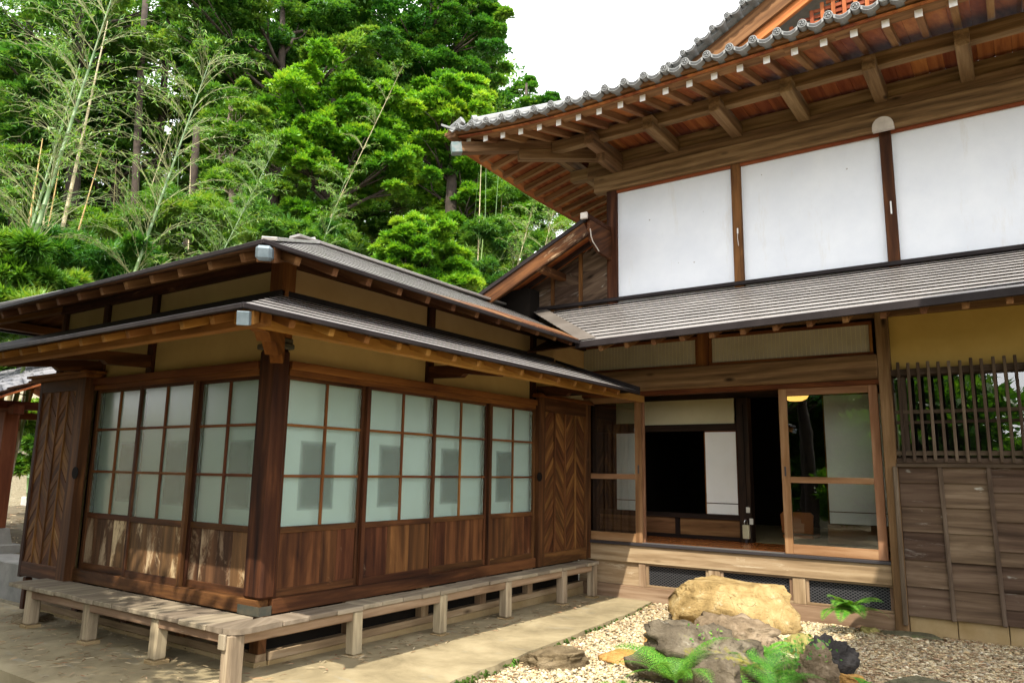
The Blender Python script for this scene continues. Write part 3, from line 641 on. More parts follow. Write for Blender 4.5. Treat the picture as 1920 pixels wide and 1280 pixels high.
# upper roof (hip end towards the viewer, ridge runs back)
EU = 0.72; ZU = 2.745; RX = -1.74; SU = 0.41; XLFT = 2 * RX - EU
ZR = ZU + 0.035 + SU * (EU - RX)
def upper_roof():
    b = MB(); tz = ZU + 0.002
    yv = 3.3; dv = 2.35
    strips(b, (EU, -EU, tz), (EU, yv, tz - 0.04), (RX, -RX, ZR), (RX, yv + 2.46, ZR - 0.04), 12, 0.0055)
    strips(b, (XLFT, -EU, tz), (EU, -EU, tz), (RX - 0.001, -RX, ZR), (RX + 0.001, -RX, ZR), 12, 0.0055)
    strips(b, (XLFT, 7.0, tz), (XLFT, -EU, tz), (RX, 7.0, ZR), (RX, -RX, ZR), 12, 0.0055)
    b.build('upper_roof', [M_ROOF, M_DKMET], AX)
    e = MB()
    e.bar((EU - 0.008, -EU - 0.012, ZU - 0.004), (EU - 0.008, yv + 0.02, ZU - 0.044), 0.022, 0.032, ch=0.004)
    e.bx(XLFT, EU - 0.020, -EU - 0.012, -EU + 0.010, ZU - 0.020, ZU + 0.012, 0.004)
    e.bx(XLFT - 0.012, XLFT + 0.03, -EU + 0.031, 7, ZU - 0.048, ZU + 0.011, 0.004)
    e.build('upper_fascia', M_DKMET, AX)
    s = MB(); zs = ZU - 0.008
    for k in range(16):
        y0 = -EU + k * (4.0 + EU) / 16; y1 = y0 + (4.0 + EU) / 16 - 0.004
        def inn(y): return max(-0.02, -y) if y < 0.02 else -0.02
        s.poly([(EU - 0.035, y0, zs), (EU - 0.035, y1, zs), (inn(y1), y1, zs + SU*(EU - 0.035 - inn(y1))), (inn(y0), y0, zs + SU*max(0, EU - 0.035 - inn(y0)))], (0, 0, 0.012))
    for k in range(16):
        x0 = XLFT + k * (EU - XLFT) / 16; x1 = x0 + (EU - XLFT) / 16 - 0.004
        def inn(x): return min(0.02, -x) if x > -0.02 else (min(0.02, x - XLFT - EU) if x < XLFT + 0.8 else 0.02)
        s.poly([(x0, -EU + 0.035, zs), (x1, -EU + 0.035, zs), (x1, inn(x1), zs + SU*max(0, EU - 0.035 + inn(x1))), (x0, inn(x0), zs + SU*max(0, EU - 0.035 + inn(x0)))], (0, 0, 0.012))
    for k in range(22):
        y0 = -EU + k * (7 + EU) / 22; y1 = y0 + (7 + EU) / 22 - 0.004
        def inn(y): return XLFT + EU + min(0.02, y) if y < 0.02 else XLFT + EU + 0.02
        s.poly([(XLFT + 0.035, y0, zs), (XLFT + 0.035, y1, zs), (inn(y1), y1, zs + SU*max(0, inn(y1) - XLFT - 0.035)), (inn(y0), y0, zs + SU*max(0, inn(y0) - XLFT - 0.035))], (0, 0, 0.012))
    s.build('upper_soffit', W_RAFT, AX)
    # ridge and hip cap: long folded plate
    c = MB(); c.bar((EU - 0.12, -EU + 0.12, tz + 0.016 + SU * 0.12), (RX, -RX, ZR + 0.012), 0.10, 0.024, ch=0.003); c.bar((RX, -RX - 0.3, ZR + 0.0), (RX, 7, ZR + 0.0), 0.16, 0.03, ch=0.004)
    c.bar((XLFT, -EU, tz + 0.02), (RX, -RX, ZR + 0.03), 0.2, 0.03, ch=0.004)
    c.build('ridge_cap', M_ROOF, AX)
upper_roof()
for i in range(12):
    y = -0.40 + 0.33 * i; x_in = max(0.02, -y + 0.06)
    one(lambda b: b.bar((EU - 0.07, y, ZU - 0.045), (x_in, y, ZU - 0.045 + SU * (EU - 0.07 - x_in)), 0.05, 0.06), 'rafter', W_RAFT, AX)
for i in range(14):
    x = 0.40 - 0.36 * i; y_in = min(-0.03, -(x + 0.06)) if x > -0.02 else -0.03
    one(lambda b: b.bar((x, -EU + 0.07, ZU - 0.045), (x, y_in, ZU - 0.045 + SU * (EU - 0.07 + y_in)), 0.05, 0.06), 'rafter', W_RAFT, AX)
one(lambda b: b.bar((EU - 0.05, -EU + 0.05, ZU - 0.065), (-0.05, 0.05, ZU - 0.06 + SU * 0.7), 0.11, 0.11), 'hip_rafter', W_RAFT, AX)
one(lambda b: b.bar((EU + 0.02, -EU - 0.02, ZU - 0.085), (EU - 0.09, -EU + 0.09, ZU - 0.055), 0.10, 0.092, ch=0.018), 'hip_end_cap', M_CAPMET, AX)
one(lambda b: (b.bx(-4.05, -3.95, -0.55, 6, 2.70, 2.78), b.bar((-3.44, 0.03, 2.93), (-4.15, -0.65, 2.68), 0.09, 0.09)), 'side_purlin', W_ORANGE, AX)

# shutter boxes (door pockets) with herringbone boarding
def herring(b, P, u0, u1, z0, z1, ncol, d0, flip=0):
    wcol = (u1 - u0) / ncol
    for c in range(ncol):
        a, e = u0 + c * wcol + 0.012, u0 + (c + 1) * wcol - 0.012
        sgn = 1 if (c + flip) % 2 == 0 else -1
        step = 0.088; rise = (e - a) * 1.05
        k = -rise
        while k < (z1 - z0) + rise:
            lo, hi = k + 0.003, k + step - 0.003
            if sgn > 0: q = [(a, z0 + lo), (e, z0 + lo + rise), (e, z0 + hi + rise), (a, z0 + hi)]
            else: q = [(a, z0 + lo + rise), (e, z0 + lo), (e, z0 + hi), (a, z0 + hi + rise)]
            # clip to the panel
            def clip(poly, lim, keep):
                out = []
                for i in range(len(poly)):
                    p, r = poly[i], poly[(i + 1) % len(poly)]
                    ip, ir = keep(p[1], lim), keep(r[1], lim)
                    if ip: out.append(p)
                    if ip != ir:
                        t = (lim - p[1]) / (r[1] - p[1]); out.append((p[0] + t * (r[0] - p[0]), lim))
                return out
            q = clip(q, z0, lambda v, l: v >= l)
            if len(q) > 2: q = clip(q, z1, lambda v, l: v <= l)
            if len(q) > 2:
                dd = d0 + random.uniform(0, 0.006)
                b.poly([P(u, dd, z) for u, z in q], np.array(P(0, 0.014, 0)) - np.array(P(0, 0, 0)))
            k += step
# right pocket on x=0 plane
PX = lambda u, d, z: (d, u, z)
PY = lambda u, d, z: (u, -d, z)
sb = MB(); sb.bx(0.03, 0.085, 3.505, 3.63, 0.33, 2.17); sb.bx(0.03, 0.08, 4.58, 4.70, 0.33, 2.17); sb.bx(0.03, 0.078, 3.631, 4.579, 2.02, 2.17); sb.bx(0.03, 0.078, 3.631, 4.579, 0.33, 0.46)
sbo = sb.build('shutter_box', W_DARK, AX)
b = MB(); herring(b, PX, 3.631, 4.579, 0.46, 2.02, 4, 0.036); b.build('herringbone_board', W_HERR, sbo)
b = MB()
for k in range(5): y = 3.631 + k * 0.237; b.bx(0.05, 0.072, y - 0.012 if k else y, y + 0.012, 0.462, 2.018)
b.build('cover_batten', W_HERR, sbo)
b = MB(); b.bx(0.0, 0.12, 3.47, 4.72, 2.171, 2.195); b.bx(0.0, 0.10, 3.49, 4.71, 2.196, 2.215); b.build('box_cap', W_HEAD, sbo)
b = MB(); b.cyl((0.084, 3.515, 1.29), (1, 0, 0), 0.05, 0.006, 20); b.build('hand_hole', M_BLACK, sbo)
b = MB(); b.bx(-0.03, 0.034, 3.51, 4.70, 0.33, 2.17, 0); b.build('box_back', M_BLACK, sbo)
# left pocket on y=0 plane
sb = MB(); sb.bx(-2.76, -2.60, -0.12, -0.03, 0.285, 2.14); sb.bx(-3.51, -3.455, -0.115, -0.03, 0.285, 2.14); sb.bx(-3.454, -2.761, -0.115, -0.08, 2.03, 2.14); sb.bx(-3.454, -2.761, -0.115, -0.08, 0.30, 0.43)
sbo = sb.build('shutter_box', W_DARK, AX)
b = MB(); herring(b, PY, -3.454, -2.761, 0.43, 2.03, 4, 0.085); b.build('herringbone_board', W_HERR, sbo)
b = MB()
for k in range(5): x = -3.454 + k * 0.173; b.bx(x - 0.010 if k else x, x + 0.010, -0.112, -0.095, 0.432, 2.028)
b.build('cover_batten', W_HERR, sbo)
b = MB(); b.bx(-3.60, -2.50, -0.17, 0.0, 2.141, 2.175); b.bx(-3.63, -2.47, -0.20, 0.0, 2.176, 2.20); b.build('box_cap', W_HEAD, sbo)
b = MB(); b.cyl((-2.605, -0.121, 1.27), (0, 1, 0), 0.055, 0.006, 20); b.build('hand_hole', M_BLACK, sbo)
b = MB(); b.bx(-3.50, -2.61, -0.082, -0.03, 0.29, 2.10, 0); b.build('box_back', M_BLACK, sbo)
one(lambda b: b.bx(-3.42, -3.36, -0.10, -0.04, 0.0, 0.285), 'box_prop', W_DARK, AX)

# ================================================================== VERANDA BENCH
def apz(x, y): return -0.02 - 0.03 * min(1, max(0, (y + 0.3) / 0.8)) - 0.04 * max(0, (y - 0.5) / 4.2)
VB = thing('veranda_bench', 'weathered grey plank bench wrapping the annex corner on square timber legs', 'veranda bench', (0.2, 0, 0))
b = MB(); T0, T1 = 0.285, 0.32
y = -0.02
while y < 4.55:
    wd = random.uniform(0.20, 0.30)
    if y + wd > 4.55: wd = 4.55 - y
    ex = 0.268 + random.uniform(-0.012, 0.012)
    b.obox((0.056 + (ex - 0.056)/2, y + wd/2, (T0 + T1)/2 + random.uniform(-0.003, 0.003)), ((ex - 0.056)/2, 0, 0), (0, wd/2 - 0.003, 0), (0, 0, 0.0175), 0.005); y += wd
x = 0.0
while x > -2.72:
    wd = random.uniform(0.24, 0.36)
    ey = -0.422 + random.uniform(-0.012, 0.012)
    b.obox((x - wd/2, (-0.06 + ey)/2, (T0 + T1)/2 + random.uniform(-0.003, 0.003)), (0, (ey + 0.06)/2, 0), (wd/2 - 0.003, 0, 0), (0, 0, 0.0175), 0.005); x -= wd
# corner boards, mitred, with worn rounded tip
b.poly([(0.003, -0.06, T0), (0.003, -0.422, T0), (0.14, -0.425, T0), (0.17, -0.42, T0), (0.075, -0.12, T0)], (0, 0, 0.034))
b.poly([(0.058, -0.03, T0), (0.08, -0.12, T0), (0.175, -0.42, T0), (0.235, -0.41, T0), (0.285, -0.365, T0), (0.298, -0.29, T0), (0.275, -0.026, T0)], (0, 0, 0.036))
b.build('deck_plank', W_GREY, VB)
one(lambda b: b.bx(0.19, 0.245, -0.38, 4.50, 0.215, 0.284, 0.006), 'deck_beam', W_SILL, VB)
one(lambda b: b.bx(-2.66, 0.189, -0.385, -0.33, 0.215, 0.284, 0.006), 'deck_beam', W_SILL, VB)
def bleg(x, y, top=0.284, wd=0.048):
    b = MB(); j = lambda: random.uniform(-0.006, 0.006)
    b.bar((x + j(), y + j(), apz(x, y) + 0.018), (x, y, top), wd * 2, wd * 2, up=(0, 1, 0), ch=0.012)
    lg = b.build('leg', W_LEG, VB)
    c = MB(); c.bar((x, y, apz(x, y) - 0.03), (x, y, apz(x, y) + 0.017), wd * 2 + 0.028, wd * 2 + 0.028, up=(0, 1, 0), ch=0.004); c.build('pad_stone', M_CONC, lg)
for x in (-2.60, -1.62, -0.66): bleg(x, -0.345)
for y in (0.70, 1.72, 2.71, 3.78): bleg(0.215, y)
bleg(0.22, 4.46, 0.284)
b = MB(); b.bar((0.205, -0.355, -0.06), (0.205, -0.355, 0.284), 0.11, 0.11, up=(0, 1, 0), ch=0.014); cl = b.build('corner_leg', W_LEG, VB)
b = MB(); b.bx(0.15, 0.215, -0.432, -0.411, 0.19, 0.284, 0.012); b.build('beam_end', W_GREY, cl)

# ================================================================== MAIN HOUSE
MH = thing('main_house', 'large timber house with white plaster upper wall and deep tiled eaves', 'house', (2.5, 6.5, 0))
FY = 4.75
XR = 6.2
# --- ground floor, open bay x 0..3.37
one(lambda b: b.bx(-0.1, 3.37, FY - 0.055, FY + 0.06, -0.115, 0.055, 0.006), 'base_sill', W_SILL, MH)
for x0, x1 in ((0.285, 0.37), (0.70, 0.785), (1.535, 1.665), (2.43, 2.555)):
    if x0 < 0.3: continue
    one(lambda b: b.bx(x0, x1, FY - 0.045, FY + 0.05, 0.056, 0.318, 0.004), 'floor_stub', W_SILL, MH)
one(lambda b: b.bx(-0.1, 0.70, FY - 0.02, FY + 0.01, 0.056, 0.318, 0.003), 'floor_board_panel', W_SILL, MH)
for x0, x1 in ((0.786, 1.534), (1.666, 2.429), (2.556, 3.37)):
    m_ = MB(); m_.bx(x0, x1, FY + 0.005, FY + 0.015, 0.056, 0.318, 0); vm = m_.build('vent_mesh', M_MESH, MH)
    fr = MB(); fr.bx(x0, x1, FY - 0.03, FY + 0.0, 0.056, 0.08); fr.bx(x0, x1, FY - 0.03, FY + 0.0, 0.298, 0.317); fr.bx(x1 - 0.035, x1 - 0.001, FY - 0.03, FY + 0.0, 0.081, 0.297); fr.bx(x0 + 0.001, x0 + 0.03, FY - 0.03, FY, 0.081, 0.297)
    fr.build('vent_frame', W_SILL, vm)
one(lambda b: b.bx(-0.12, 3.37, FY - 0.06, FY + 0.08, 0.319, 0.512, 0.006), 'sill_beam', W_SILL, MH)
one(lambda b: (b.bx(-0.12, 3.37, FY - 0.085, FY + 0.08, 0.513, 0.545, 0.004)), 'door_track', M_TRACK, MH)
one(lambda b: [b.bx(0.76, 2.36, FY - 0.075 + k * 0.028, FY - 0.066 + k * 0.028, 0.546, 0.551, 0) for k in range(4)], 'track_rail', M_ALU, MH)
fl = MB()
for k in range(8): fl.bx(-0.3, 6.0, FY + 0.082 + k * 0.11, FY + 0.19 + k * 0.11, 0.50, 0.552, 0.001)
fl.build('corridor_floor', W_FLOOR, MH)
# glazed sliding doors
def gdoor(x0, x1, y, ss, zb=0.546, zt=2.265):
    b = MB(); th = 0.035; sw = 0.085
    if 'l' in ss: b.bx(x0, x0 + sw, y, y + th, zb, zt)
    if 'r' in ss: b.bx(x1 - sw, x1, y, y + th, zb, zt)
    a0 = x0 + (sw if 'l' in ss else 0); a1 = x1 - (sw if 'r' in ss else 0)
    b.bx(a0, a1, y + 0.002, y + th - 0.002, zb, zb + 0.10); b.bx(a0, a1, y + 0.002, y + th - 0.002, 1.272, 1.335); b.bx(a0, a1, y + 0.002, y + th - 0.002, zt - 0.075, zt)
    d = b.build('glass_door', W_DOOR, MH)
    for z0, z1 in ((zb + 0.10, 1.272), (1.335, zt - 0.075)):
        g = MB(); g.add([(a0, y + 0.016, z0), (a1, y + 0.016, z0), (a1, y + 0.016, z1), (a0, y + 0.016, z1)], [[0, 1, 2, 3]]); g.build('clear_pane', M_GLASS, d)
    h = MB(); hx = x0 + 0.04 if 'l' in ss else x1 - 0.04
    h.bx(hx - 0.009, hx + 0.009, y - 0.003, y + 0.001, 1.34, 1.44, 0.002); h.build('door_pull', M_TRACK, d)
gdoor(-0.12, 0.755, FY - 0.045, 'r'); gdoor(2.37, 3.345, FY - 0.045, 'lr')
gdoor(-0.10, 0.77, FY + 0.005, 'r')
one(lambda b: b.bx(-0.3, 3.37, FY - 0.075, FY + 0.08, 2.266, 2.315, 0.004), 'door_lintel', W_HEAD, MH)
one(lambda b: b.bx(-0.3, 3.37, FY - 0.11, FY + 0.09, 2.316, 2.565, 0.01), 'lintel_beam', W_BEAM, MH)
# clerestory
for x0, x1 in ((-0.25, 1.49), (1.62, 3.335)):
    b = MB(); b.bx(x0, x1, FY - 0.06, FY - 0.02, 2.566, 2.60); b.bx(x0, x1, FY - 0.06, FY - 0.02, 2.885, 2.92); b.bx(x0, x0 + 0.03, FY - 0.06, FY - 0.02, 2.601, 2.884); b.bx(x1 - 0.03, x1, FY - 0.06, FY - 0.02, 2.601, 2.884)
    d = b.build('clerestory_window', W_HEAD, MH)
    g = MB(); g.bx(x0 + 0.03, x1 - 0.03, FY - 0.03, FY - 0.024, 2.60, 2.886, 0); g.build('paper_pane', M_CLER, d)
    g = MB(); k = x0 + 0.07
    while k < x1 - 0.04: g.bx(k, k + 0.005, FY - 0.034, FY - 0.031, 2.601, 2.884, 0); k += 0.045
    g.build('thin_bar', M_CREAM, d)
one(lambda b: b.bx(1.491, 1.619, FY - 0.075, FY + 0.05, 2.566, 2.95), 'clerestory_post', W_HEAD, MH)
one(lambda b: b.bx(-0.3, XR, FY - 0.055, FY + 0.08, 2.952, 3.09), 'eave_plate', W_BEAM, MH)
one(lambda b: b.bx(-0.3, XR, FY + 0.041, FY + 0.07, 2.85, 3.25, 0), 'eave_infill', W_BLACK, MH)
one(lambda b: b.bx(3.371, 3.485, FY - 0.10, FY + 0.06, -0.09, 3.05, 0.008), 'main_post', W_BEAM, MH)
one(lambda b: b.bx(3.445, 3.485, FY - 0.14, FY - 0.101, -0.02, 1.45, 0.006), 'post_strip', W_SLAT, MH)
# --- right bay: clay wall, slatted window, weatherboard
one(lambda b: b.bx(3.486, XR, FY + 0.0, FY + 0.04, 2.40, 2.95, 0), 'yellow_clay_wall', M_YELL, MH)
b = MB(); b.bx(3.486, XR, FY - 0.09, FY - 0.05, 2.335, 2.40); b.bx(3.486, XR, FY - 0.10, FY - 0.05, 1.555, 1.60); b.bx(3.486, XR, FY - 0.115, FY - 0.05, 1.485, 1.53)
b.bx(3.486, XR, FY - 0.02, FY + 0.02, 1.49, 1.55); b.bx(3.486, XR, FY - 0.02, FY + 0.02, 2.33, 2.40); b.bx(3.486, XR, FY - 0.02, FY + 0.01, 1.965, 2.0); b.bx(3.486, XR, FY - 0.02, FY + 0.01, 1.865, 1.895); b.bx(3.55, 3.60, FY - 0.019, FY + 0.009, 1.55, 2.33)
win = b.build('slatted_window', W_SLAT, MH)
g = MB(); g.add([(3.487, FY + 0.012, 1.55), (XR, FY + 0.012, 1.55), (XR, FY + 0.012, 2.33), (3.487, FY + 0.012, 2.33)], [[0, 1, 2, 3]]); g.build('clear_pane', M_GLASS, win)
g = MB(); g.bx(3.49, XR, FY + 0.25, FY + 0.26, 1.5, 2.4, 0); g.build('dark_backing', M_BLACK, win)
for k in range(28):
    x = 3.555 + 0.088 * k
    g = MB(); g.bar((x, FY - 0.125, 1.50 + random.uniform(-0.015, 0.01)), (x + random.uniform(-0.004, 0.004), FY - 0.125, 2.455 + random.uniform(-0.01, 0.015)), 0.027, 0.032, up=(0, 1, 0), ch=0.004); g.build('slat', W_SLAT, win)
z = 0.07; sd = MB(); hs = [0.27, 0.245, 0.26, 0.235, 0.225, 0.175]; bays = [3.487, 3.855, 4.245, 4.64, 5.03, 5.42, 5.81, XR]
for i in range(len(bays) - 1):
    z = 0.07
    hh = hs if i != 2 else [0.14, 0.15, 0.22, 0.13, 0.26, 0.26, 0.25]
    for h in hh:
        j = random.uniform(-0.008, 0.008)
        sd.obox(((bays[i] + bays[i+1]) / 2, FY - 0.055, z + h/2), ((bays[i+1] - bays[i]) / 2 - 0.001, 0, 0), (0, 0.007, 0), (0, 0.011, h/2 + 0.008), 0.002, rn=min(1, max(0, random.gauss(0.5, 0.3))))
        z += h
    while z < 1.47: sd.bx(bays[i] + 0.001, bays[i+1] - 0.001, FY - 0.062, FY - 0.046, z, min(z + 0.2, 1.478)); z += 0.2
# boards lap: lower edge stands out a little
V = np.array(sd.v)
sd.build('weatherboard', W_SIDE, MH)
for x in bays[1:]:
    one(lambda b: b.bar((x + 0.006, FY - 0.078, 0.055), (x - 0.012, FY - 0.078, 1.47), 0.036, 0.026, up=(0, 1, 0)), 'cover_batten', W_SLAT, MH)
one(lambda b: b.bx(3.47, XR, FY - 0.10, FY - 0.04, 1.446, 1.484), 'weatherboard_cap', W_SLAT, MH)
b = MB()
for k in range(8): b.bx(3.49 + k * 0.395, 3.49 + (k + 1) * 0.395 - 0.006, FY - 0.04, FY + 0.08, -0.25, 0.066, 0.004)
b.build('concrete_plinth', M_CONC, MH)
# --- interior seen through the open door
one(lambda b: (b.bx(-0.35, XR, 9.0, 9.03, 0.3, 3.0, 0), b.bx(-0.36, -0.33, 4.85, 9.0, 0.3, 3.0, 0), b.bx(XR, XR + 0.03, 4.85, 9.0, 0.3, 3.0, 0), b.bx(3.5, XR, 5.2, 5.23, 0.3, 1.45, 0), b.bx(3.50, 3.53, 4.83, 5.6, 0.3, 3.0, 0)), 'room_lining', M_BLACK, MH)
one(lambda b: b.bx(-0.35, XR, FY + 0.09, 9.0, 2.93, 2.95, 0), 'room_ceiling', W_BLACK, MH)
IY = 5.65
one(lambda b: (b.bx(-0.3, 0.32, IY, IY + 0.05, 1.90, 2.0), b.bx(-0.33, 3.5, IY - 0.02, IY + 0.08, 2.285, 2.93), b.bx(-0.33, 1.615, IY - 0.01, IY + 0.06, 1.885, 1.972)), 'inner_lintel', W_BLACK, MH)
one(lambda b: b.bx(-0.05, 1.572, IY + 0.01, IY + 0.04, 1.973, 2.284, 0), 'transom_wall', M_CREAM, MH)
one(lambda b: (b.bx(-0.33, 1.615, IY - 0.03, IY + 0.06, 0.80, 0.862), b.bx(-0.33, 1.615, IY - 0.015, IY + 0.05, 0.553, 0.60)), 'inner_sill', W_BLACK, MH)
b = MB(); b.bx(-0.3, 0.775, IY, IY + 0.03, 0.60, 0.80); b.bx(0.84, 1.612, IY, IY + 0.03, 0.60, 0.80); b.build('low_panel', W_RAFT, MH)
one(lambda b: b.bx(0.776, 0.839, IY - 0.01, IY + 0.04, 0.60, 0.80), 'panel_stile', W_BLACK, MH)
def screen(x0, x1, y, z0, z1):
    b = MB(); b.bx(x0 - 0.014, x0, y - 0.012, y + 0.012, z0, z1); b.bx(x1, x1 + 0.014, y - 0.012, y + 0.012, z0, z1); b.bx(x0, x1, y - 0.012, y + 0.012, z1, z1 + 0.015); b.bx(x0, x1, y - 0.012, y + 0.012, z0 - 0.012, z0); b.bx(x0, x1, y - 0.010, y + 0.004, z0 + 0.125, z0 + 0.135)
    d = b.build('paper_screen', W_HEAD, MH)
    g = MB(); g.bx(x0, x1, y - 0.004, y + 0.003, z0, z1, 0); g.build('paper_sheet', M_PAPER, d)
screen(1.19, 1.583, IY + 0.02, 0.865, 1.87); screen(-0.05, 0.33, IY + 0.02, 0.865, 1.87); screen(2.625, 3.45, IY + 0.03, 0.82, 2.27)
one(lambda b: (b.bx(1.616, 1.76, IY - 0.05, IY + 0.09, 0.553, 2.284)), 'inner_post', W_BLACK, MH)
one(lambda b: b.bx(2.60, 3.5, IY + 0.0, IY + 0.05, 0.60, 0.805), 'low_panel', W_RAFT, MH)
tm = MB()
for k in range(4): tm.bx(-0.3, 3.5, IY + 0.1 + 0.85 * k, IY + 0.94 + 0.85 * k, 0.5, 0.553, 0.004)
tm.build('tatami_floor', M_TATAMI, MH)
one(lambda b: b.bx(1.70, 1.745, IY - 0.06, IY - 0.051, 0.90, 0.965, 0.004), 'switch_plate', M_SWITCH, MH)
one(lambda b: b.bx(1.735, 1.78, IY - 0.062, IY - 0.051, 0.765, 0.835, 0.004), 'socket_plate', M_SWITCH, MH)
one(lambda b: b.tube([(1.70, IY - 0.055, 2.2), (1.705, IY - 0.055, 1.5), (1.712, IY - 0.055, 0.965)], 0.004, 5), 'switch_wire', M_BLACK, MH)
# --- pent roof over the ground floor
def midz(x, y): return 2.655 + 0.025 * x + 0.43 * (y - 3.3) * (1 - 0.02 * x)
EY = 3.3
def mid_roof():
    b = MB(); t = 0.035
    vx = 0.72 - 2.30 * 1.0
    strips(b, (0.735, EY, midz(0.72, EY) + t), (XR, EY, midz(XR, EY) + t), (-1.35, 5.60, 3.66), (XR, 5.60, 3.70), 13, 0.0125)
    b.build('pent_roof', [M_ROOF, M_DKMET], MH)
    e = MB(); e.bar((0.66, EY + 0.0, midz(0.66, EY) + 0.010), (XR, EY + 0.0, midz(XR, EY) + 0.010), 0.03, 0.07, ch=0.004); e.build('pent_fascia', M_DKMET, MH)
    v = MB(); v.add([(0.70, EY - 0.0, midz(.7, EY) + 0.062), (0.90, EY + 0.02, midz(.98, EY) + 0.066), (-1.12, 5.55, 3.70), (-1.38, 5.55, 3.70)], [[0, 1, 2, 3]]); v.build('valley_sheet', M_VALLEY, MH)
    f_ = MB(); f_.bx(-1.3, XR, 5.52, 5.575, 3.685, 3.735, 0.006); f_.build('top_flashing', M_DKMET, MH)
    s = MB()
    n = 24
    for k in range(n):
        x0 = 0.0 + k * XR / n; x1 = x0 + XR / n - 0.0005
        s.poly([(x0, EY + 0.01, midz(x0, EY) - 0.012), (x1, EY + 0.01, midz(x1, EY) - 0.012), (x1, 4.83, midz(x1, 4.83) - 0.012), (x0, 4.83, midz(x0, 4.83) - 0.012)], (0, 0, 0.012))
    s.build('pent_soffit', W_RAFT, MH)
mid_roof()
for k in range(18):
    x = 0.93 + 0.30 * k
    one(lambda b: b.bar((x, EY + 0.05, midz(x, EY) - 0.045), (x, 4.80, midz(x, 4.80) - 0.075), 0.05, 0.06), 'rafter', W_RAFT, MH)
# --- upper storey
UY = 5.60
one(lambda b: b.bx(-0.02, XR, UY + 0.0, UY + 0.06, 3.55, 5.30, 0), 'white_plaster_wall', M_WHITE, MH)
one(lambda b: b.bx(-0.12, 0.035, UY - 0.05, UY + 0.09, 3.55, 5.30, 0.006), 'wall_post', W_DARK, MH)
for x in (1.735, 3.485, 5.23):
    one(lambda b: b.bx(x - 0.062, x + 0.062, UY - 0.05, UY - 0.001, 3.66, 5.30, 0.006), 'wall_post', W_DARK, MH)
one(lambda b: b.bx(-0.0, XR, UY - 0.04, UY - 0.001, 5.262, 5.30, 0.003), 'reveal_strip', W_SOFF, MH)
one(lambda b: b.bx(-0.30, XR, UY - 0.10, UY + 0.06, 5.301, 5.545, 0.008), 'wall_beam', W_BEAM, MH)
one(lambda b: b.bx(-0.42, XR, UY - 0.06, UY + 0.06, 5.546, 5.70, 0.006), 'wall_beam', W_BEAM, MH)
one(lambda b: b.bx(-0.42, XR, UY - 0.03, UY + 0.06, 5.701, 5.88, 0.004), 'wall_beam', W_BEAM, MH)
one(lambda b: (b.bx(-0.095, 0.03, UY + 0.09, 11.0, 3.5, 5.30, 0)), 'side_plaster_wall', M_WHITE, MH)
one(lambda b: b.bx(-0.12, 0.05, UY + 0.062, 11.0, 5.301, 5.88, 0.006), 'side_beam', W_BEAM, MH)
b = MB(); a = [(0.112 * math.cos(t), 0.112 * math.sin(t)) for t in np.linspace(0, math.pi, 15)]
b.poly([(3.485 + u, UY - 0.17, 5.315 + v_) for u, v_ in ([(-0.112, -0.045)] + a[::-1] + [(0.112, -0.045)])], (0, 0.068, 0)); b.build('log_end', M_LOG, MH)
b = MB(); b.tube([(1.742, UY - 0.056, 4.40), (1.736, UY - 0.058, 4.30), (1.745, UY - 0.056, 4.20)], 0.003, 6); b.bx(1.732, 1.748, UY - 0.062, UY - 0.05, 4.36, 4.43); b.build('wall_cord', M_CORD, MH)
one(lambda b: b.bx(3.487, 3.503, UY - 0.06, UY - 0.05, 4.29, 4.44, 0.003), 'paper_tag', M_CORD, MH)
# eaves
def upF(x): return 0.030 * max(0.0, 0.5 - x) ** 2 + 0.016 * max(0.0, x - 0.5)
def rz(d): return 0.25 * d      # rise of the rafters with distance in from the tip
TIPY = 4.10; TIPX = -1.62; ZT = 5.735
for k in range(27):
    x = -1.50 + 0.291 * k; yin = UY
    yin = min(UY, TIPY + max(0.05, (x - TIPX + 0.08))) if x < 0 else UY
    b = MB(); b.bar((x, TIPY, ZT + upF(x)), (x, yin, ZT + upF(x) + rz(yin - TIPY)), 0.066, 0.084); r_ = b.build('rafter', W_RAFTLIT, MH)
    c = MB(); c.bx(x - 0.035, x + 0.035, TIPY - 0.012, TIPY - 0.001, ZT + upF(x) - 0.044, ZT + upF(x) + 0.044, 0.002); c.build('rafter_cap', M_WPAINT, r_)
def upL(y): return 0.030 * max(0.0, 5.9 - y) ** 2
for k in range(21):
    y = 4.24 + 0.291 * k
    xin = min(0.0, TIPX + max(0.06, (y - TIPY + 0.06))) if y < UY else 0.0
    one(lambda b: b.bar((TIPX, y, ZT + upL(y) - 0.03), (xin, y, ZT - 0.03 + upL(y) + rz(xin - TIPX)), 0.062, 0.075), 'rafter', W_RAFTLIT, MH)
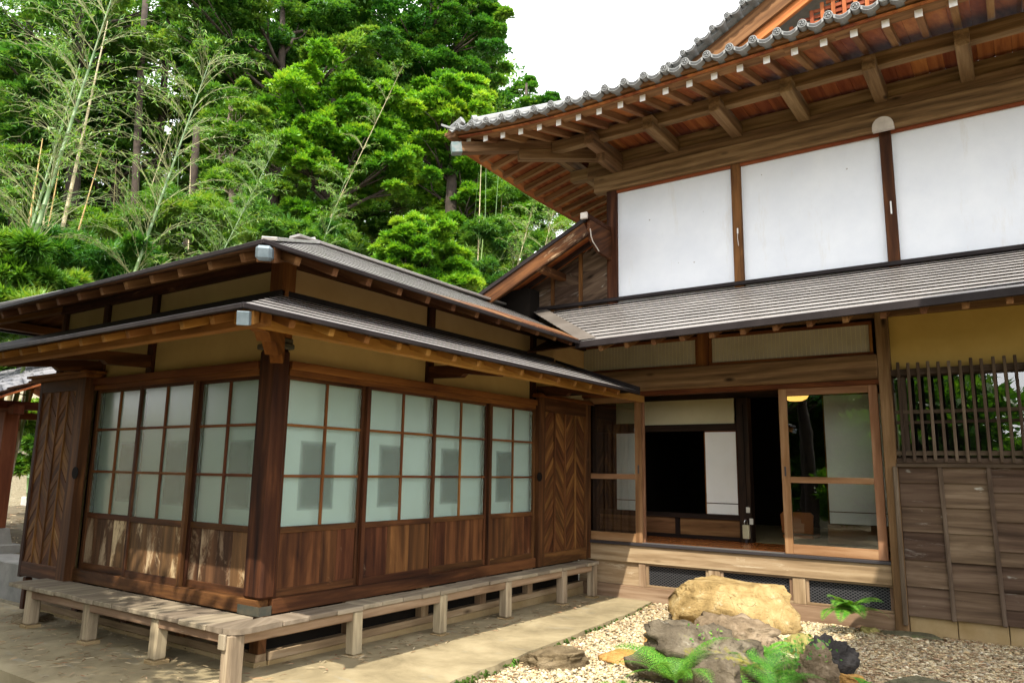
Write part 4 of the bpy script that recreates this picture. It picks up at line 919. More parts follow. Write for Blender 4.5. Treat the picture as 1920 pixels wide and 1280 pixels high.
# roof boarding (underside) front and left
b = MB()
n = 40
for k in range(n):
    x0 = -1.60 + k * (XR + 1.60) / n; x1 = x0 + (XR + 1.60) / n - 0.003
    y1a = min(UY, TIPY + max(0.0, x0 - TIPX)); y1b = min(UY, TIPY + max(0.0, x1 - TIPX))
    z0 = ZT + 0.033
    b.poly([(x0, 3.98, z0 + upF(x0) - 0.01), (x1, 3.98, z0 + upF(x1) - 0.01), (x1, y1b, z0 + upF(x1) + rz(y1b - TIPY)), (x0, y1a, z0 + upF(x0) + rz(y1a - TIPY))], (0, 0, 0.02))
b.build('eave_soffit', W_SOFF, MH)
b = MB()
for k in range(11):
    x0 = -1.75 + k * 0.16; x1 = x0 + 0.157
    ys = TIPY + max(0, x0 - TIPX)
    for y0, y1 in ((ys, 6.2), (6.2, 11.0)):
        b.poly([(x0, y0, ZT + upL(y0) + 0.012 + rz(x0 - TIPX)), (x1, y0, ZT + upL(y0) + 0.012 + rz(x1 - TIPX)), (x1, y1, ZT + upL(y1) + 0.012 + rz(x1 - TIPX)), (x0, y1, ZT + upL(y1) + 0.012 + rz(x0 - TIPX))], (0, 0, 0.02))
b.build('eave_soffit', W_SOFF, MH)
# fascia boards following the upturned corner
b = MB(); xs = [-1.74 + 0.25 * i for i in range(33)]
for i in range(32):
    x0, x1 = xs[i], xs[i + 1]
    b.bar((x0, 4.03, ZT + 0.085 + upF(x0)), (x1, 4.03, ZT + 0.085 + upF(x1)), 0.19, 0.045, ch=0.0, rn=0.4)
    b.bar((x0, 4.12, ZT + 0.052 + upF(x0)), (x1, 4.12, ZT + 0.052 + upF(x1)), 0.16, 0.038, ch=0.0, rn=0.6)
    b.bar((x0, 3.955, ZT + 0.112 + upF(x0)), (x1, 3.955, ZT + 0.112 + upF(x1)), 0.05, 0.05, ch=0.0, rn=0.5)
b.build('eave_fascia', W_RAFTLIT, MH)
b = MB(); ys = [3.93 + 0.4 * i for i in range(18)]
for i in range(17):
    y0, y1 = ys[i], ys[i + 1]
    b.bar((TIPX - 0.06, y0, ZT + 0.06 + upL(y0)), (TIPX - 0.06, y1, ZT + 0.06 + upL(y1)), 0.14, 0.05, ch=0.0, rn=0.5)
    b.bar((TIPX - 0.11, y0, ZT + 0.105 + upL(y0)), (TIPX - 0.11, y1, ZT + 0.105 + upL(y1)), 0.14, 0.045, ch=0.0, rn=0.5)
b.build('eave_fascia', W_RAFTLIT, MH)
# hip rafter
d = np.array([1, 1, 0.0])
HT = np.array([-1.66, 3.94, 5.70 + 0.02]); HB = np.array([-0.02, UY - 0.02, 6.0])
one(lambda b: b.bar(HT, HB, 0.13, 0.15, ch=0.006), 'hip_rafter', W_BEAM, MH)
hp = HT + (HB - HT) * 0.40
b = MB(); b.bar(HT - (HB - HT) * 0.008, HT + (HB - HT) * 0.055, 0.134, 0.154, ch=0.006); b.build('hip_shoe', M_PATINA, MH)
one(lambda b: b.bar(hp + np.array([0, 0, -0.12]), HB + np.array([0.05, 0.05, -0.16]), 0.15, 0.14, ch=0.006), 'hip_rafter', W_BEAM, MH)
# purlin and cantilever brackets
one(lambda b: b.bx(-0.62, XR, 4.86, 4.98, 5.765, 5.925, 0.006), 'eave_purlin', W_BEAM, MH)
one(lambda b: b.bx(-0.76, -0.64, 4.98, 11.0, 5.765, 5.925, 0.006), 'eave_purlin', W_BEAM, MH)
for x in (0.07, 0.915, 1.78, 2.615, 3.48, 4.345, 5.22):
    one(lambda b: b.bar((x, 4.68, 5.735), (x, UY + 0.05, 5.735), 0.135, 0.175, ch=0.006), 'eave_bracket', W_BEAM, MH)
one(lambda b: b.bar((0.07, 5.02, 5.60), (0.07, UY + 0.05, 5.60), 0.14, 0.13, ch=0.006), 'eave_bracket', W_BEAM, MH)
one(lambda b: b.bar((-0.72, UY + 0.02, 5.66), (0.0, UY + 0.02, 5.66), 0.13, 0.16, ch=0.006), 'eave_bracket', W_BEAM, MH)
b = MB(); k = -0.60
while k < XR: b.bx(k, k + 0.155, 4.981, UY + 0.10, 5.93, 5.945, 0.001); k += 0.158
b.bx(-0.6, XR, 4.985, UY + 0.1, 5.9455, 5.957, 0); b.build('eave_ceiling_board', W_SOFF, MH)
# tiled eave edge: round end tiles with a comma crest, and crescent pan tiles between
def endtile_mesh():
    b = MB(); dm = MB()
    b.cyl((0, 0.10, 0), (0, 1, 0), 0.046, 0.20, 18, mi=0)
    ring = [(0.041 * math.cos(t), -0.004, 0.041 * math.sin(t)) for t in np.linspace(0, 2 * math.pi, 19)]
    b.tube(ring, 0.006, 5, False, mi=0)
    b.cyl((0, -0.002, 0), (0, 1, 0), 0.036, 0.006, 16, mi=1)
    for k in range(3):
        a0 = k * 2 * math.pi / 3
        b.tube([(r * math.cos(a0 + t), -0.007, r * math.sin(a0 + t)) for t, r in ((0, 0.012), (0.6, 0.02), (1.2, 0.026), (2.0, 0.031))], [0.009, 0.008, 0.005, 0.002], 5, mi=0)
    # crescent apron of the pan tile to the right
    up_, lo_ = [], []
    for i in range(9):
        u = i / 8; x = 0.046 + 0.16 * u; sag = -0.030 - 0.036 * math.sin(math.pi * u)
        up_.append((x, 0.0, sag + 0.030)); lo_.append((x, 0.0, sag - 0.012))
    for i in range(8):
        q = [up_[i], up_[i+1], lo_[i+1], lo_[i]]
        b.poly([np.array(p) for p in q[::-1]], (0, 0.22, 0), mi=0, rn=0.5)
        if 1 <= i <= 6: b.poly([(p[0], -0.003, p[2] + dz) for p, dz in zip(q, (-0.009, -0.009, 0.009, 0.009))], (0, 0.004, 0), mi=1, rn=0.5)
    return b
tm_ = endtile_mesh(); tile0 = None
for k in range(31):
    x = -1.53 + 0.252 * k; loc = (x, 3.85, 5.87 + upF(x) * 0.95)
    if tile0 is None:
        tile0 = tm_.build('eave_tile', [M_TILE, M_TILED]); o = tile0; o.parent = MH
    else:
        o = tile0.copy(); COL.objects.link(o); o.parent = MH
    o.location = Vector(loc) - MH.location
# roof field behind the eave: covers and pans
b = MB(); slope = 0.46
for k in range(31):
    x = -1.53 + 0.252 * k
    y1 = min(8.5, 4.0 + max(0.15, (x + 1.62) * 1.0)) if x < 3 else 7.2
    y1 = min(y1, 7.0)
    y0 = 3.95
    z0 = 5.87 + upF(x) * 0.95
    b.tube([(x, y0, z0 + 0.0), (x, y1, z0 + 0.0 + slope * (y1 - y0))], 0.044, 8, True)
    b.bar((x + 0.126, y0 + 0.1, z0 - 0.055), (x + 0.126, y1, z0 - 0.055 + slope * (y1 - y0)), 0.16, 0.03, ch=0)
b.build('roof_tile_field', M_TILE, MH)
b = MB()   # left slope as one tiled sheet
for k in range(18):
    y = 3.95 + 0.252 * k; x1 = min(1.2, -1.62 + max(0.12, (y - 3.95)))
    b.tube([(-1.70, y, 5.90 + upL(y)), (x1, y, 5.90 + upL(y) + slope * (x1 + 1.70))], 0.056, 6, True)
    b.bar((-1.70, y + 0.126, 5.86 + upL(y)), (x1, y + 0.126, 5.86 + upL(y) + slope * (x1 + 1.70)), 0.16, 0.03, ch=0)
b.build('roof_tile_field', M_TILE, MH)
# hip ridge and corner tile
b = MB()
h0 = np.array([-1.42, 4.16, 6.06]); h1 = np.array([1.2, 6.8, 7.25])
b.bar(h0, h1, 0.15, 0.12, ch=0.01); b.tube([h0 + (0, 0, 0.075), h1 + np.array((0, 0, 0.075))], 0.075, 10)
b.cyl(h0 + np.array((-0.02, -0.02, 0.085)), (1, 1, 0.3), 0.085, 0.07, 16)
b.build('hip_ridge', M_TILE, MH)
b = MB(); b.poly([(-1.76, 3.80, 6.03), (-1.56, 3.83, 5.93), (-1.54, 3.85, 5.96), (-1.62, 4.0, 5.99), (-1.76, 3.86, 6.03)], (0, 0, 0.03)); b.poly([(-1.76, 3.80, 6.05), (-1.58, 3.82, 5.90), (-1.54, 3.84, 5.94), (-1.70, 3.84, 6.0)], (-0.01, 0.03, 0)); b.build('corner_tile', M_TILE, MH)
# front gable of the tiled roof
GY = 6.2; ga = np.array([0.55, GY, 7.30]); gs = 0.53
one(lambda b: b.bar((0.9, GY + 0.12, 7.20), (5.1, GY + 0.12, 7.20 + gs * 4.2), 0.05, 0.30, up=(0, 0, 1), ch=0.005), 'gable_barge', W_RAFT, MH)
one(lambda b: b.bar((1.35, GY + 0.18, 7.22), (5.1, GY + 0.18, 7.22 + gs * 3.75), 0.06, 0.20, ch=0.005), 'gable_barge', W_LATT, MH)
one(lambda b: b.bar((5.1, GY + 0.12, 7.20 + gs * 4.2), (9.3, GY + 0.12, 7.20), 0.05, 0.30, ch=0.005), 'gable_barge', W_RAFT, MH)
b = MB()
for k in range(26):
    x = 1.6 + k * 0.14
    top = 7.05 + gs * (min(x, 10.2 - x) - 1.35)
    b.bx(x - 0.025, x + 0.025, GY + 0.30, GY + 0.33, 6.75, max(6.9, top))
for k in range(14):
    z = 6.9 + k * 0.085; x0 = 1.35 + max(0, (z - 7.0)) / gs
    b.bx(x0, 5.3, GY + 0.331, GY + 0.35, z, z + 0.05)
b.bx(1.2, 5.3, GY + 0.40, GY + 0.42, 6.6, 7.2, 0)
b.build('gable_lattice', W_LATT, MH)
b = MB(); b.poly([(1.0, GY + 0.46, 6.6), (9.2, GY + 0.46, 6.6), (5.1, GY + 0.46, 9.2)], (0, 0.04, 0)); b.build('gable_wall', W_LATT, MH)
for k in range(16):
    x = 0.62 + 0.225 * k; o = tile0.copy(); COL.objects.link(o); o.parent = MH; o.name = 'verge_tile'
    o.location = Vector((x, GY - 0.08, 7.29 + gs * (x - 0.55))) - MH.location
    o.rotation_euler = (0, -math.atan(gs), 0)
b = MB(); b.poly([(0.4, GY, 7.14), (5.1, GY, 7.14 + gs * 4.7), (5.1, GY, 7.22 + gs * 4.7), (0.4, GY, 7.22)], (0, 4.5, 0)); b.poly([(5.1, GY, 7.14 + gs * 4.7), (9.8, GY, 7.14), (9.8, GY, 7.22), (5.1, GY, 7.22 + gs * 4.7)], (0, 4.5, 0)); b.build('gable_roof', M_TILE, MH)
# --- lean-to roof at the left end of the upper storey
LY = 4.93; lx = -0.10; lz = 4.72; ls = 0.47
b = MB()
strips(b, (-2.25, 7.2, lz - ls * 2.15), (-2.25, LY - 0.03, lz - ls * 2.15), (lx, 7.2, lz), (lx, LY - 0.03, lz), 10, 0.02)
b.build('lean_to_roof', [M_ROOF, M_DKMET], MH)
one(lambda b: b.bar((-2.25, LY - 0.025, lz - ls * 2.15 - 0.015), (lx, LY - 0.025, lz - 0.015), 0.03, 0.05, ch=0), 'lean_to_edge', M_DKMET, MH)
one(lambda b: b.bar((-1.95, LY, lz - ls * 1.85 - 0.14), (lx, LY, lz - 0.14), 0.04, 0.19, ch=0.004), 'barge_board', W_PANEL, MH)
b = MB()
for k in range(5): b.poly([(-2.2, LY + 0.03 + k * 0.13, lz - ls * 2.1 - 0.05), (lx, LY + 0.03 + k * 0.13, lz - 0.05), (lx, LY + 0.157 + k * 0.13, lz - 0.05), (-2.2, LY + 0.157 + k * 0.13, lz - ls * 2.1 - 0.05)], (0, 0, 0.015))
b.build('lean_to_soffit', W_SOFF, MH)
for dy in (0.22, 0.50): one(lambda b: b.bar((-2.1, LY + dy, lz - ls * 2.0 - 0.09), (lx - 0.05, LY + dy, lz - 0.10), 0.05, 0.07), 'rafter', W_BLACK, MH)
one(lambda b: b.bx(-0.90, -0.80, LY + 0.02, UY, 4.09, 4.19, 0.005), 'lean_to_purlin', W_DARK, MH)
one(lambda b: b.bx(-0.15, -0.05, LY - 0.05, UY - 0.05, 4.70, 4.77, 0.008), 'lean_to_ridge', W_DARK, MH)
one(lambda b: b.bx(-0.152, -0.048, LY - 0.09, LY - 0.051, 4.69, 4.78, 0.012), 'ridge_end', M_LOG, MH)
pr = [(LY, 4.69), (LY - 0.005, 4.56), (LY + 0.02, 4.46), (LY + 0.07, 4.40), (LY + 0.17, 4.35), (LY + 0.24, 4.31), (UY - 0.05, 4.28), (UY - 0.05, 4.69)]
b = MB(); b.poly([(-0.09, y, z) for y, z in pr], (0.045, 0, 0)); gb = b.build('gable_side_board', W_DARK, MH)
b = MB(); b.tube([(-0.04, y - 0.006, z) for y, z in pr[1:6]], 0.007, 6); b.build('white_edge', M_LOG, gb)
b = MB(); z = 3.3
while z < 4.7:
    for (x0, x1) in ((-2.3, -1.66), (-1.66, -1.02), (-1.02, -0.55), (-0.55, -0.12)):
        lim = lambda x: lz - 0.07 + ls * (x - lx)
        q = [(x0 + 0.002, z), (x1 - 0.002, z), (x1 - 0.002, min(z + 0.175, lim(x1))), (x0 + 0.002, min(z + 0.175, lim(x0)))]
        if q[2][1] <= z + 0.01: continue
        if q[3][1] <= z + 0.005:
            xa = lx + (z - lz + 0.07) / ls; q = [(xa, z), q[1], q[2]]
        b.poly([(x, UY - 0.02, zz) for x, zz in q], (0, 0.02, 0))
    z += 0.178
b.poly([(-2.3, UY + 0.002, 3.3), (-0.12, UY + 0.002, 3.3), (-0.12, UY + 0.002, lz - 0.02), (-2.3, UY + 0.002, lz - 0.02 + ls * (-2.2))], (0, 0.02, 0)); b.build('lean_to_boarding', W_SIDE, MH)
one(lambda b: [b.bx(x - 0.03, x + 0.03, UY - 0.045, UY - 0.021, 3.4, 4.75) for x in (-1.02, -0.55)], 'lean_to_batten', W_DARK, MH)
one(lambda b: b.bx(-2.6, -1.25, 5.3, 5.56, 3.0, 3.98, 0), 'lean_to_dark_fill', M_BLACK, MH)  # black box fills the dark gap; shade there put into the colour
# back and side masses so the house is closed from other sides
one(lambda b: b.bx(-0.3, XR, 10.9, 11.0, 0, 6.0, 0), 'back_wall', M_WHITE, MH)
one(lambda b: b.bx(XR, XR + 0.1, FY, 11.0, 0, 6.0, 0), 'end_wall', M_WHITE, MH)
#@@PART2
# ================================================================== GROUND, APRON
def terr(x, y):
    d = max(0.0, (y - 11.0)) * 0.16 + max(0.0, (-x - 8.5)) * 0.10
    return -0.122 + min(d, 9.0)
b = MB(); n = 60
xs = np.concatenate([np.linspace(-300, -40, 10), np.linspace(-36, 24, 41), np.linspace(30, 300, 10)])
ys = np.concatenate([np.linspace(-300, -30, 10), np.linspace(-26, 50, 39), np.linspace(60, 400, 10)])
V = [(x, y, terr(x, y)) for y in ys for x in xs]; nx = len(xs)
F = [[j*nx+i, j*nx+i+1, (j+1)*nx+i+1, (j+1)*nx+i] for j in range(len(ys)-1) for i in range(nx-1)]
b.add(V, F, V, 0.5); g = b.build('ground', M_GROUND, smooth=True); struct(g)
b = MB()
za = lambda y: apz(0, y)
top = [(-6.0, -1.08, -0.02), (1.28, -1.10, -0.02), (1.26, 0.2, za(0.2)), (1.20, 1.0, za(1.0)), (1.10, 2.4, za(2.4)), (0.99, 3.9, za(3.9)), (0.87, 4.69, za(4.69)), (-0.2, 4.69, za(4.69)), (-0.2, 0, za(0)), (-6.0, 0, -0.02)]
# slab with slightly irregular edge
edge = []
for (p, q) in zip(top[1:6], top[2:7]):
    for i in range(8):
        t = i / 8; edge.append((p[0] + (q[0]-p[0])*t + random.uniform(-0.012, 0.012), p[1] + (q[1]-p[1])*t, p[2] + (q[2]-p[2])*t))
ring = [top[0]] + edge + top[6:]
nn = len(ring); V = [(x, y, z) for x, y, z in ring] + [(x + (0.012 if 0 < i <= len(edge) else 0), y, z - 0.13) for i, (x, y, z) in enumerate(ring)]
# triangulated via strips from the inner corner
cx = len(V); V.append((-0.2, 0.05, 0))
F = []
bmx = bmesh.new(); vs = [bmx.verts.new(v) for v in V[:nn]]; bmx.faces.new(vs); bmesh.ops.triangulate(bmx, faces=bmx.faces[:]); bmx.verts.index_update()
F = [[v.index for v in f_.verts] for f_ in bmx.faces]; bmx.free()
if (np.cross(np.array(V[F[0][1]]) - V[F[0][0]], np.array(V[F[0][2]]) - V[F[0][0]]))[2] < 0: F = [f_[::-1] for f_ in F]
b.add(V[:nn], F, V[:nn], 0.5, 0)
b.add(V[:2*nn], [[i, nn + i, nn + (i+1) % nn, (i+1) % nn] for i in range(nn)], V[:2*nn], 0.5, 0)
o = b.build('concrete_apron', [M_APRON]); struct(o)
# moss along the apron foot
b = MB()
for i in range(380):
    k = random.randrange(len(edge)); x, y, z = edge[k]
    y += random.uniform(-0.12, 0.12); r = random.uniform(0.006, 0.02)
    c = np.array([x + random.uniform(0.008, 0.03), y, z - random.uniform(0.01, 0.06)])
    b.tube([c + (-r*0.3, 0, 0), c, c + (r*0.5, 0, r*0.4)], [r*0.6, r, r*0.3], 5, True)
mo = b.build('moss', M_MOSS, kind='stuff'); tag(mo, 'dark green moss growing along the edge of the concrete apron', 'moss')

def scatter(name, base_v, base_f, P, S, Rz, tilt, rnv, m, kind='stuff', sm=False):
    """many small bits as ONE mesh; P positions, S per-bit scales (n,3)"""
    n = len(P); bv = np.array(base_v, np.float32); nb = len(bv)
    v = bv[None] * S[:, None, :]
    cz, sz = np.cos(Rz)[:, None], np.sin(Rz)[:, None]
    ct, st = np.cos(tilt)[:, None], np.sin(tilt)[:, None]
    y = v[..., 1] * ct - v[..., 2] * st; z = v[..., 1] * st + v[..., 2] * ct; x = v[..., 0]
    X = x * cz - y * sz; Y = x * sz + y * cz
    V = np.stack([X, Y, z], -1) + P[:, None, :]
    V = V.reshape(-1, 3)
    bf = np.array(base_f); F = (bf[None] + (np.arange(n) * nb)[:, None, None]).reshape(-1, bf.shape[1])
    return rawmesh(name, V, F, np.repeat(rnv, nb), m, sm)
def rawmesh(name, V, F, rn, m, sm=False, loc=None):
    me = bpy.data.meshes.new(name); k = F.shape[1]
    me.vertices.add(len(V)); me.vertices.foreach_set('co', np.ascontiguousarray(V, np.float32).ravel())
    me.loops.add(F.size); me.loops.foreach_set('vertex_index', np.ascontiguousarray(F, np.int32).ravel())
    me.polygons.add(len(F)); me.polygons.foreach_set('loop_start', np.arange(len(F), dtype=np.int32) * k)
    try: me.polygons.foreach_set('loop_total', np.full(len(F), k, np.int32))
    except Exception: pass
    if sm: me.polygons.foreach_set('use_smooth', np.ones(len(F), bool))
    a = me.attributes.new('rn', 'FLOAT', 'POINT'); a.data.foreach_set('value', np.ascontiguousarray(rn, np.float32))
    me.materials.append(m); me.update(calc_edges=True)
    o = bpy.data.objects.new(name, me); COL.objects.link(o); return o
bm0 = bmesh.new(); bmesh.ops.create_icosphere(bm0, subdivisions=1, radius=1.0)
ICO_V = [tuple(np.array(v.co) * random.uniform(0.8, 1.15)) for v in bm0.verts]; ICO_F = [[v.index for v in f_.verts] for f_ in bm0.faces]; bm0.free()
def edge_x(y): return np.interp(y, [-1.1, 0.2, 1.0, 2.4, 3.9, 4.7], [1.29, 1.27, 1.21, 1.11, 1.0, 0.88])
n = 60000
P = np.empty((n, 3)); P[:, 1] = rng.uniform(-0.3, 4.70, n); P[:, 0] = rng.uniform(0.85, 4.95, n)
ok = P[:, 0] > edge_x(P[:, 1]) + 0.012
P = P[ok]; n = len(P); P[:, 2] = -0.118 + rng.uniform(-0.004, 0.014, n)
s0 = rng.lognormal(math.log(0.0098), 0.33, n); S = np.stack([s0 * rng.uniform(0.9, 1.6, n), s0, s0 * rng.uniform(0.5, 0.85, n)], -1)
gr_ = scatter('gravel', ICO_V, ICO_F, P, S, rng.uniform(0, 6.28, n), rng.normal(0, 0.35, n), rng.uniform(0, 1, n), M_PEB, sm=True)
gr_['kind'] = 'stuff'; tag(gr_, 'pale beige gravel covering the garden ground beside the apron', 'gravel')
LV = [(-1, 0, 0), (-0.4, 0.5, 0.10), (0.4, 0.45, 0.15), (1, 0, 0.05), (0.4, -0.45, 0.1), (-0.4, -0.5, 0.08)]; LF = [[0, 1, 4, 5], [1, 2, 3, 4]]
def litter(P, n):
    return np.stack([rng.uniform(0.02, 0.05, n), rng.uniform(0.006, 0.013, n), rng.uniform(0.02, 0.06, n)], -1)
n = 9000; P = np.empty((n, 3)); P[:, 0] = rng.uniform(2.6, 4.95, n); P[:, 1] = rng.uniform(0.4, 4.68, n)
ok = rng.uniform(0, 1, n) < np.clip((P[:, 0] - 2.75) / 0.6, 0, 1); P = P[ok]
n2 = 900; Q = np.empty((n2, 3)); Q[:, 1] = rng.uniform(0, 4.6, n2); Q[:, 0] = edge_x(Q[:, 1]) + 0.02 + rng.exponential(0.35, n2)
n3 = 520; T = np.empty((n3, 3)); T[:, 0] = rng.uniform(-3.5, 0.4, n3); T[:, 1] = rng.uniform(-1.05, 0.0, n3)
n4 = 320; U = np.empty((n4, 3)); U[:, 0] = rng.uniform(0.0, 0.5, n4); U[:, 1] = rng.uniform(0.2, 4.5, n4)
n5 = 2600; W5 = np.empty((n5, 3)); W5[:, 0] = rng.uniform(-4.5, 1.3, n5); W5[:, 1] = rng.uniform(-2.2, -1.12, n5)
P[:, 2] = -0.105; Q[:, 2] = -0.105; T[:, 2] = -0.013; U[:, 2] = [apz(0, y_) + 0.006 for y_ in U[:, 1]]; W5[:, 2] = -0.11
A = np.concatenate([P, Q, T, U, W5]); A[:, 2] += rng.uniform(0, 0.012, len(A)); n = len(A)
S = litter(A, n)
li = scatter('leaf_litter', LV, LF, A, S, rng.uniform(0, 6.28, n), rng.normal(0, 0.25, n), rng.uniform(0, 1, n), M_LITT)
li['kind'] = 'stuff'; tag(li, 'dry straw coloured bamboo leaves lying on the shaded gravel', 'leaf litter')

# left background: low concrete kerb, terrace
b = MB(); b.bx(-16, -4.0, 0.35, 0.75, -0.2, 0.27, 0.01); o = b.build('retaining_kerb', M_GREYD); tag(o, 'low grey concrete retaining kerb behind the left shutter box', 'kerb')
b = MB(); b.add([(-30, 0.75, 0.262), (-3.95, 0.75, 0.262), (-3.95, 14, 0.9), (-30, 14, 0.9)], [[0, 1, 2, 3]]); struct(b.build('terrace', M_TERR))
n = 3500; A = np.empty((n, 3)); A[:, 0] = rng.uniform(-16, -4.2, n); A[:, 1] = rng.uniform(0.8, 9, n); A[:, 2] = 0.28 + (A[:, 1] - 0.75) * 0.048
li = scatter('leaf_litter', LV, LF, A, litter(A, n) * 1.5, rng.uniform(0, 6.28, n), rng.normal(0, 0.25, n), rng.uniform(0, 1, n), M_LITT)
li['kind'] = 'stuff'; tag(li, 'dry leaves scattered on the terrace behind the tiled gate', 'leaf litter')
b = MB(); b.bx(-14, -5.0, 4.2, 4.6, 0.3, 0.62, 0.02); o = b.build('stone_kerb', M_GREYC); tag(o, 'grey stone kerb across the terrace beyond the gate post', 'kerb')

# ================================================================== ROCKS
def rock(name, label, c, size, m, seed, rot=0.0, cut=None, rough=0.16, facet=0.5, group=None, lean=(0, 0), sub=5, pw=0.72, strata=0.4):
    bm = bmesh.new(); bmesh.ops.create_icosphere(bm, subdivisions=sub, radius=1.0)
    r = random.Random(seed); so = Vector((r.uniform(0, 50), r.uniform(0, 50), r.uniform(0, 50)))
    planes = []
    for k in range(16):
        d = Vector((r.gauss(0, 1), r.gauss(0, 1), r.gauss(0, 0.8))).normalized(); planes.append((d, r.uniform(0.62, 0.92)))
    planes.append((Vector((0.05, -0.05, 1)).normalized(), cut or 0.7)); planes.append((Vector((0, 0, -1)), 0.6))
    for v in bm.verts:
        p = v.co.copy()
        p = Vector([math.copysign(abs(q) ** pw, q) for q in p])
        for d, h in planes:
            e = p.dot(d) - h
            if e > 0: p -= d * e * min(1.0, 0.5 + facet)
        q = p + so
        nz = mnoise.fractal(q * 1.3, 1.0, 2.0, 4) * rough + mnoise.fractal(q * 4.5, 1.0, 2.1, 5) * rough * 0.55 + mnoise.fractal(q * 13.0, 0.9, 2.1, 4) * rough * 0.2
        lay = mnoise.noise(Vector((q.x * 0.7, q.y * 0.7, q.z * 7.0))) * rough * strata
        p += v.co * (nz + lay)
        p = Vector((p.x * size[0], p.y * size[1], p.z * size[2])); p.x += lean[0] * p.z; p.y += lean[1] * p.z
        v.co = Matrix.Rotation(rot, 3, 'Z') @ p
    me = bpy.data.meshes.new(name); bm.to_mesh(me); bm.free(); me.materials.append(m)
    me.polygons.foreach_set('use_smooth', [True] * len(me.polygons))
    o = bpy.data.objects.new(name, me); COL.objects.link(o); o.location = c
    return tag(o, label, 'rock', group)
GRK = 'stones of the garden in front of the open door'
rock('stepping_boulder', 'large flat topped ochre boulder forming a step before the open door', (1.96, 3.96, 0.06), (0.70, 0.36, 0.29), R_YEL, 3, rot=-0.12, cut=0.80, rough=0.085, pw=0.45, strata=0.5, facet=0.5, group=GRK)
rock('garden_rock', 'small flat orange stone, nearer of two beside the grey rock', (1.78, 2.14, -0.10), (0.21, 0.17, 0.085), R_ORA, 12, rot=0.2, cut=0.6, rough=0.10, group=GRK)
rock('garden_rock', 'rounded orange stone lying between the grey rock and the big ochre boulder', (1.80, 2.86, -0.09), (0.26, 0.22, 0.12), R_ORA, 18, rot=0.6, cut=0.7, rough=0.10, group=GRK)
rock('garden_rock', 'brown flat rock lying alone on the gravel by the apron edge', (1.42, 1.62, -0.08), (0.30, 0.20, 0.125), R_BROWN, 21, rot=0.75, cut=0.7, rough=0.12, group=GRK)
rock('garden_rock', 'big grey lichened rock with yellow moss in front of the boulder', (2.42, 2.0, 0.0), (0.54, 0.46, 0.36), R_GREY, 33, rot=0.5, rough=0.22, group=GRK)
rock('garden_rock', 'grey brown layered rock tucked against the front of the ochre boulder', (2.42, 2.95, -0.04), (0.48, 0.32, 0.24), R_TAN, 38, rot=-0.35, rough=0.2, group=GRK)
rock('garden_rock', 'pointed dark grey stone standing in the ferns at the bottom edge', (2.82, 1.35, -0.02), (0.17, 0.15, 0.22), R_GREY, 47, rot=0.4, rough=0.2, lean=(-0.15, 0), cut=0.95, group=GRK)
rock('garden_rock', 'black jagged stone with an upright horn, right of the ferns', (3.16, 2.62, -0.02), (0.20, 0.16, 0.19), R_DARK, 52, rot=0.3, rough=0.24, lean=(0.35, 0.1), cut=0.95, group=GRK)
rock('garden_rock', 'ridged grey brown stone with creeping vine below the black horned stone', (3.22, 2.12, -0.04), (0.17, 0.16, 0.23), R_TAN, 56, rot=0.1, rough=0.26, cut=0.95, group=GRK)
rock('garden_rock', 'mossy yellow stone half hidden behind the black horned stone', (2.86, 3.28, -0.08), (0.24, 0.17, 0.13), R_GREEN, 61, rot=0.2, group=GRK)
rock('garden_rock', 'narrow orange stone wedged between ridged stone and dark slab', (3.42, 2.40, -0.085), (0.15, 0.09, 0.08), R_ORA, 66, rot=-0.6, group=GRK)
rock('stone_slab', 'broad dark mossy slab lying flat in the shade at the bottom right', (3.86, 2.62, -0.10), (0.37, 0.27, 0.105), R_SLAB, 71, rot=-0.15, cut=0.55, rough=0.08, group=GRK)
rock('garden_rock', 'pale low stone among the ferns in the middle of the rock group', (2.98, 2.58, -0.10), (0.22, 0.16, 0.10), R_TAN, 77, group=GRK)
rock('garden_rock', 'small rounded grey stone at the bottom edge beside the dark slab', (3.45, 1.88, -0.09), (0.11, 0.10, 0.07), R_GREY, 79, group=GRK, sub=4)
rock('foundation_stone', 'flat green mossy stone under the foot of the main post', (3.52, 4.60, -0.11), (0.34, 0.13, 0.06), R_SLAB, 83, cut=0.5, rough=0.08, sub=4)
rock('foundation_stone', 'small rounded stone by the base sill left of the main post', (3.16, 4.56, -0.105), (0.10, 0.09, 0.055), R_GREEN, 85, sub=4)
rock('flat_stone', 'round flat stone under the bench at its left end', (-2.9, -0.22, -0.02), (0.24, 0.16, 0.08), R_BROWN, 88, cut=0.6, rough=0.08, sub=4)

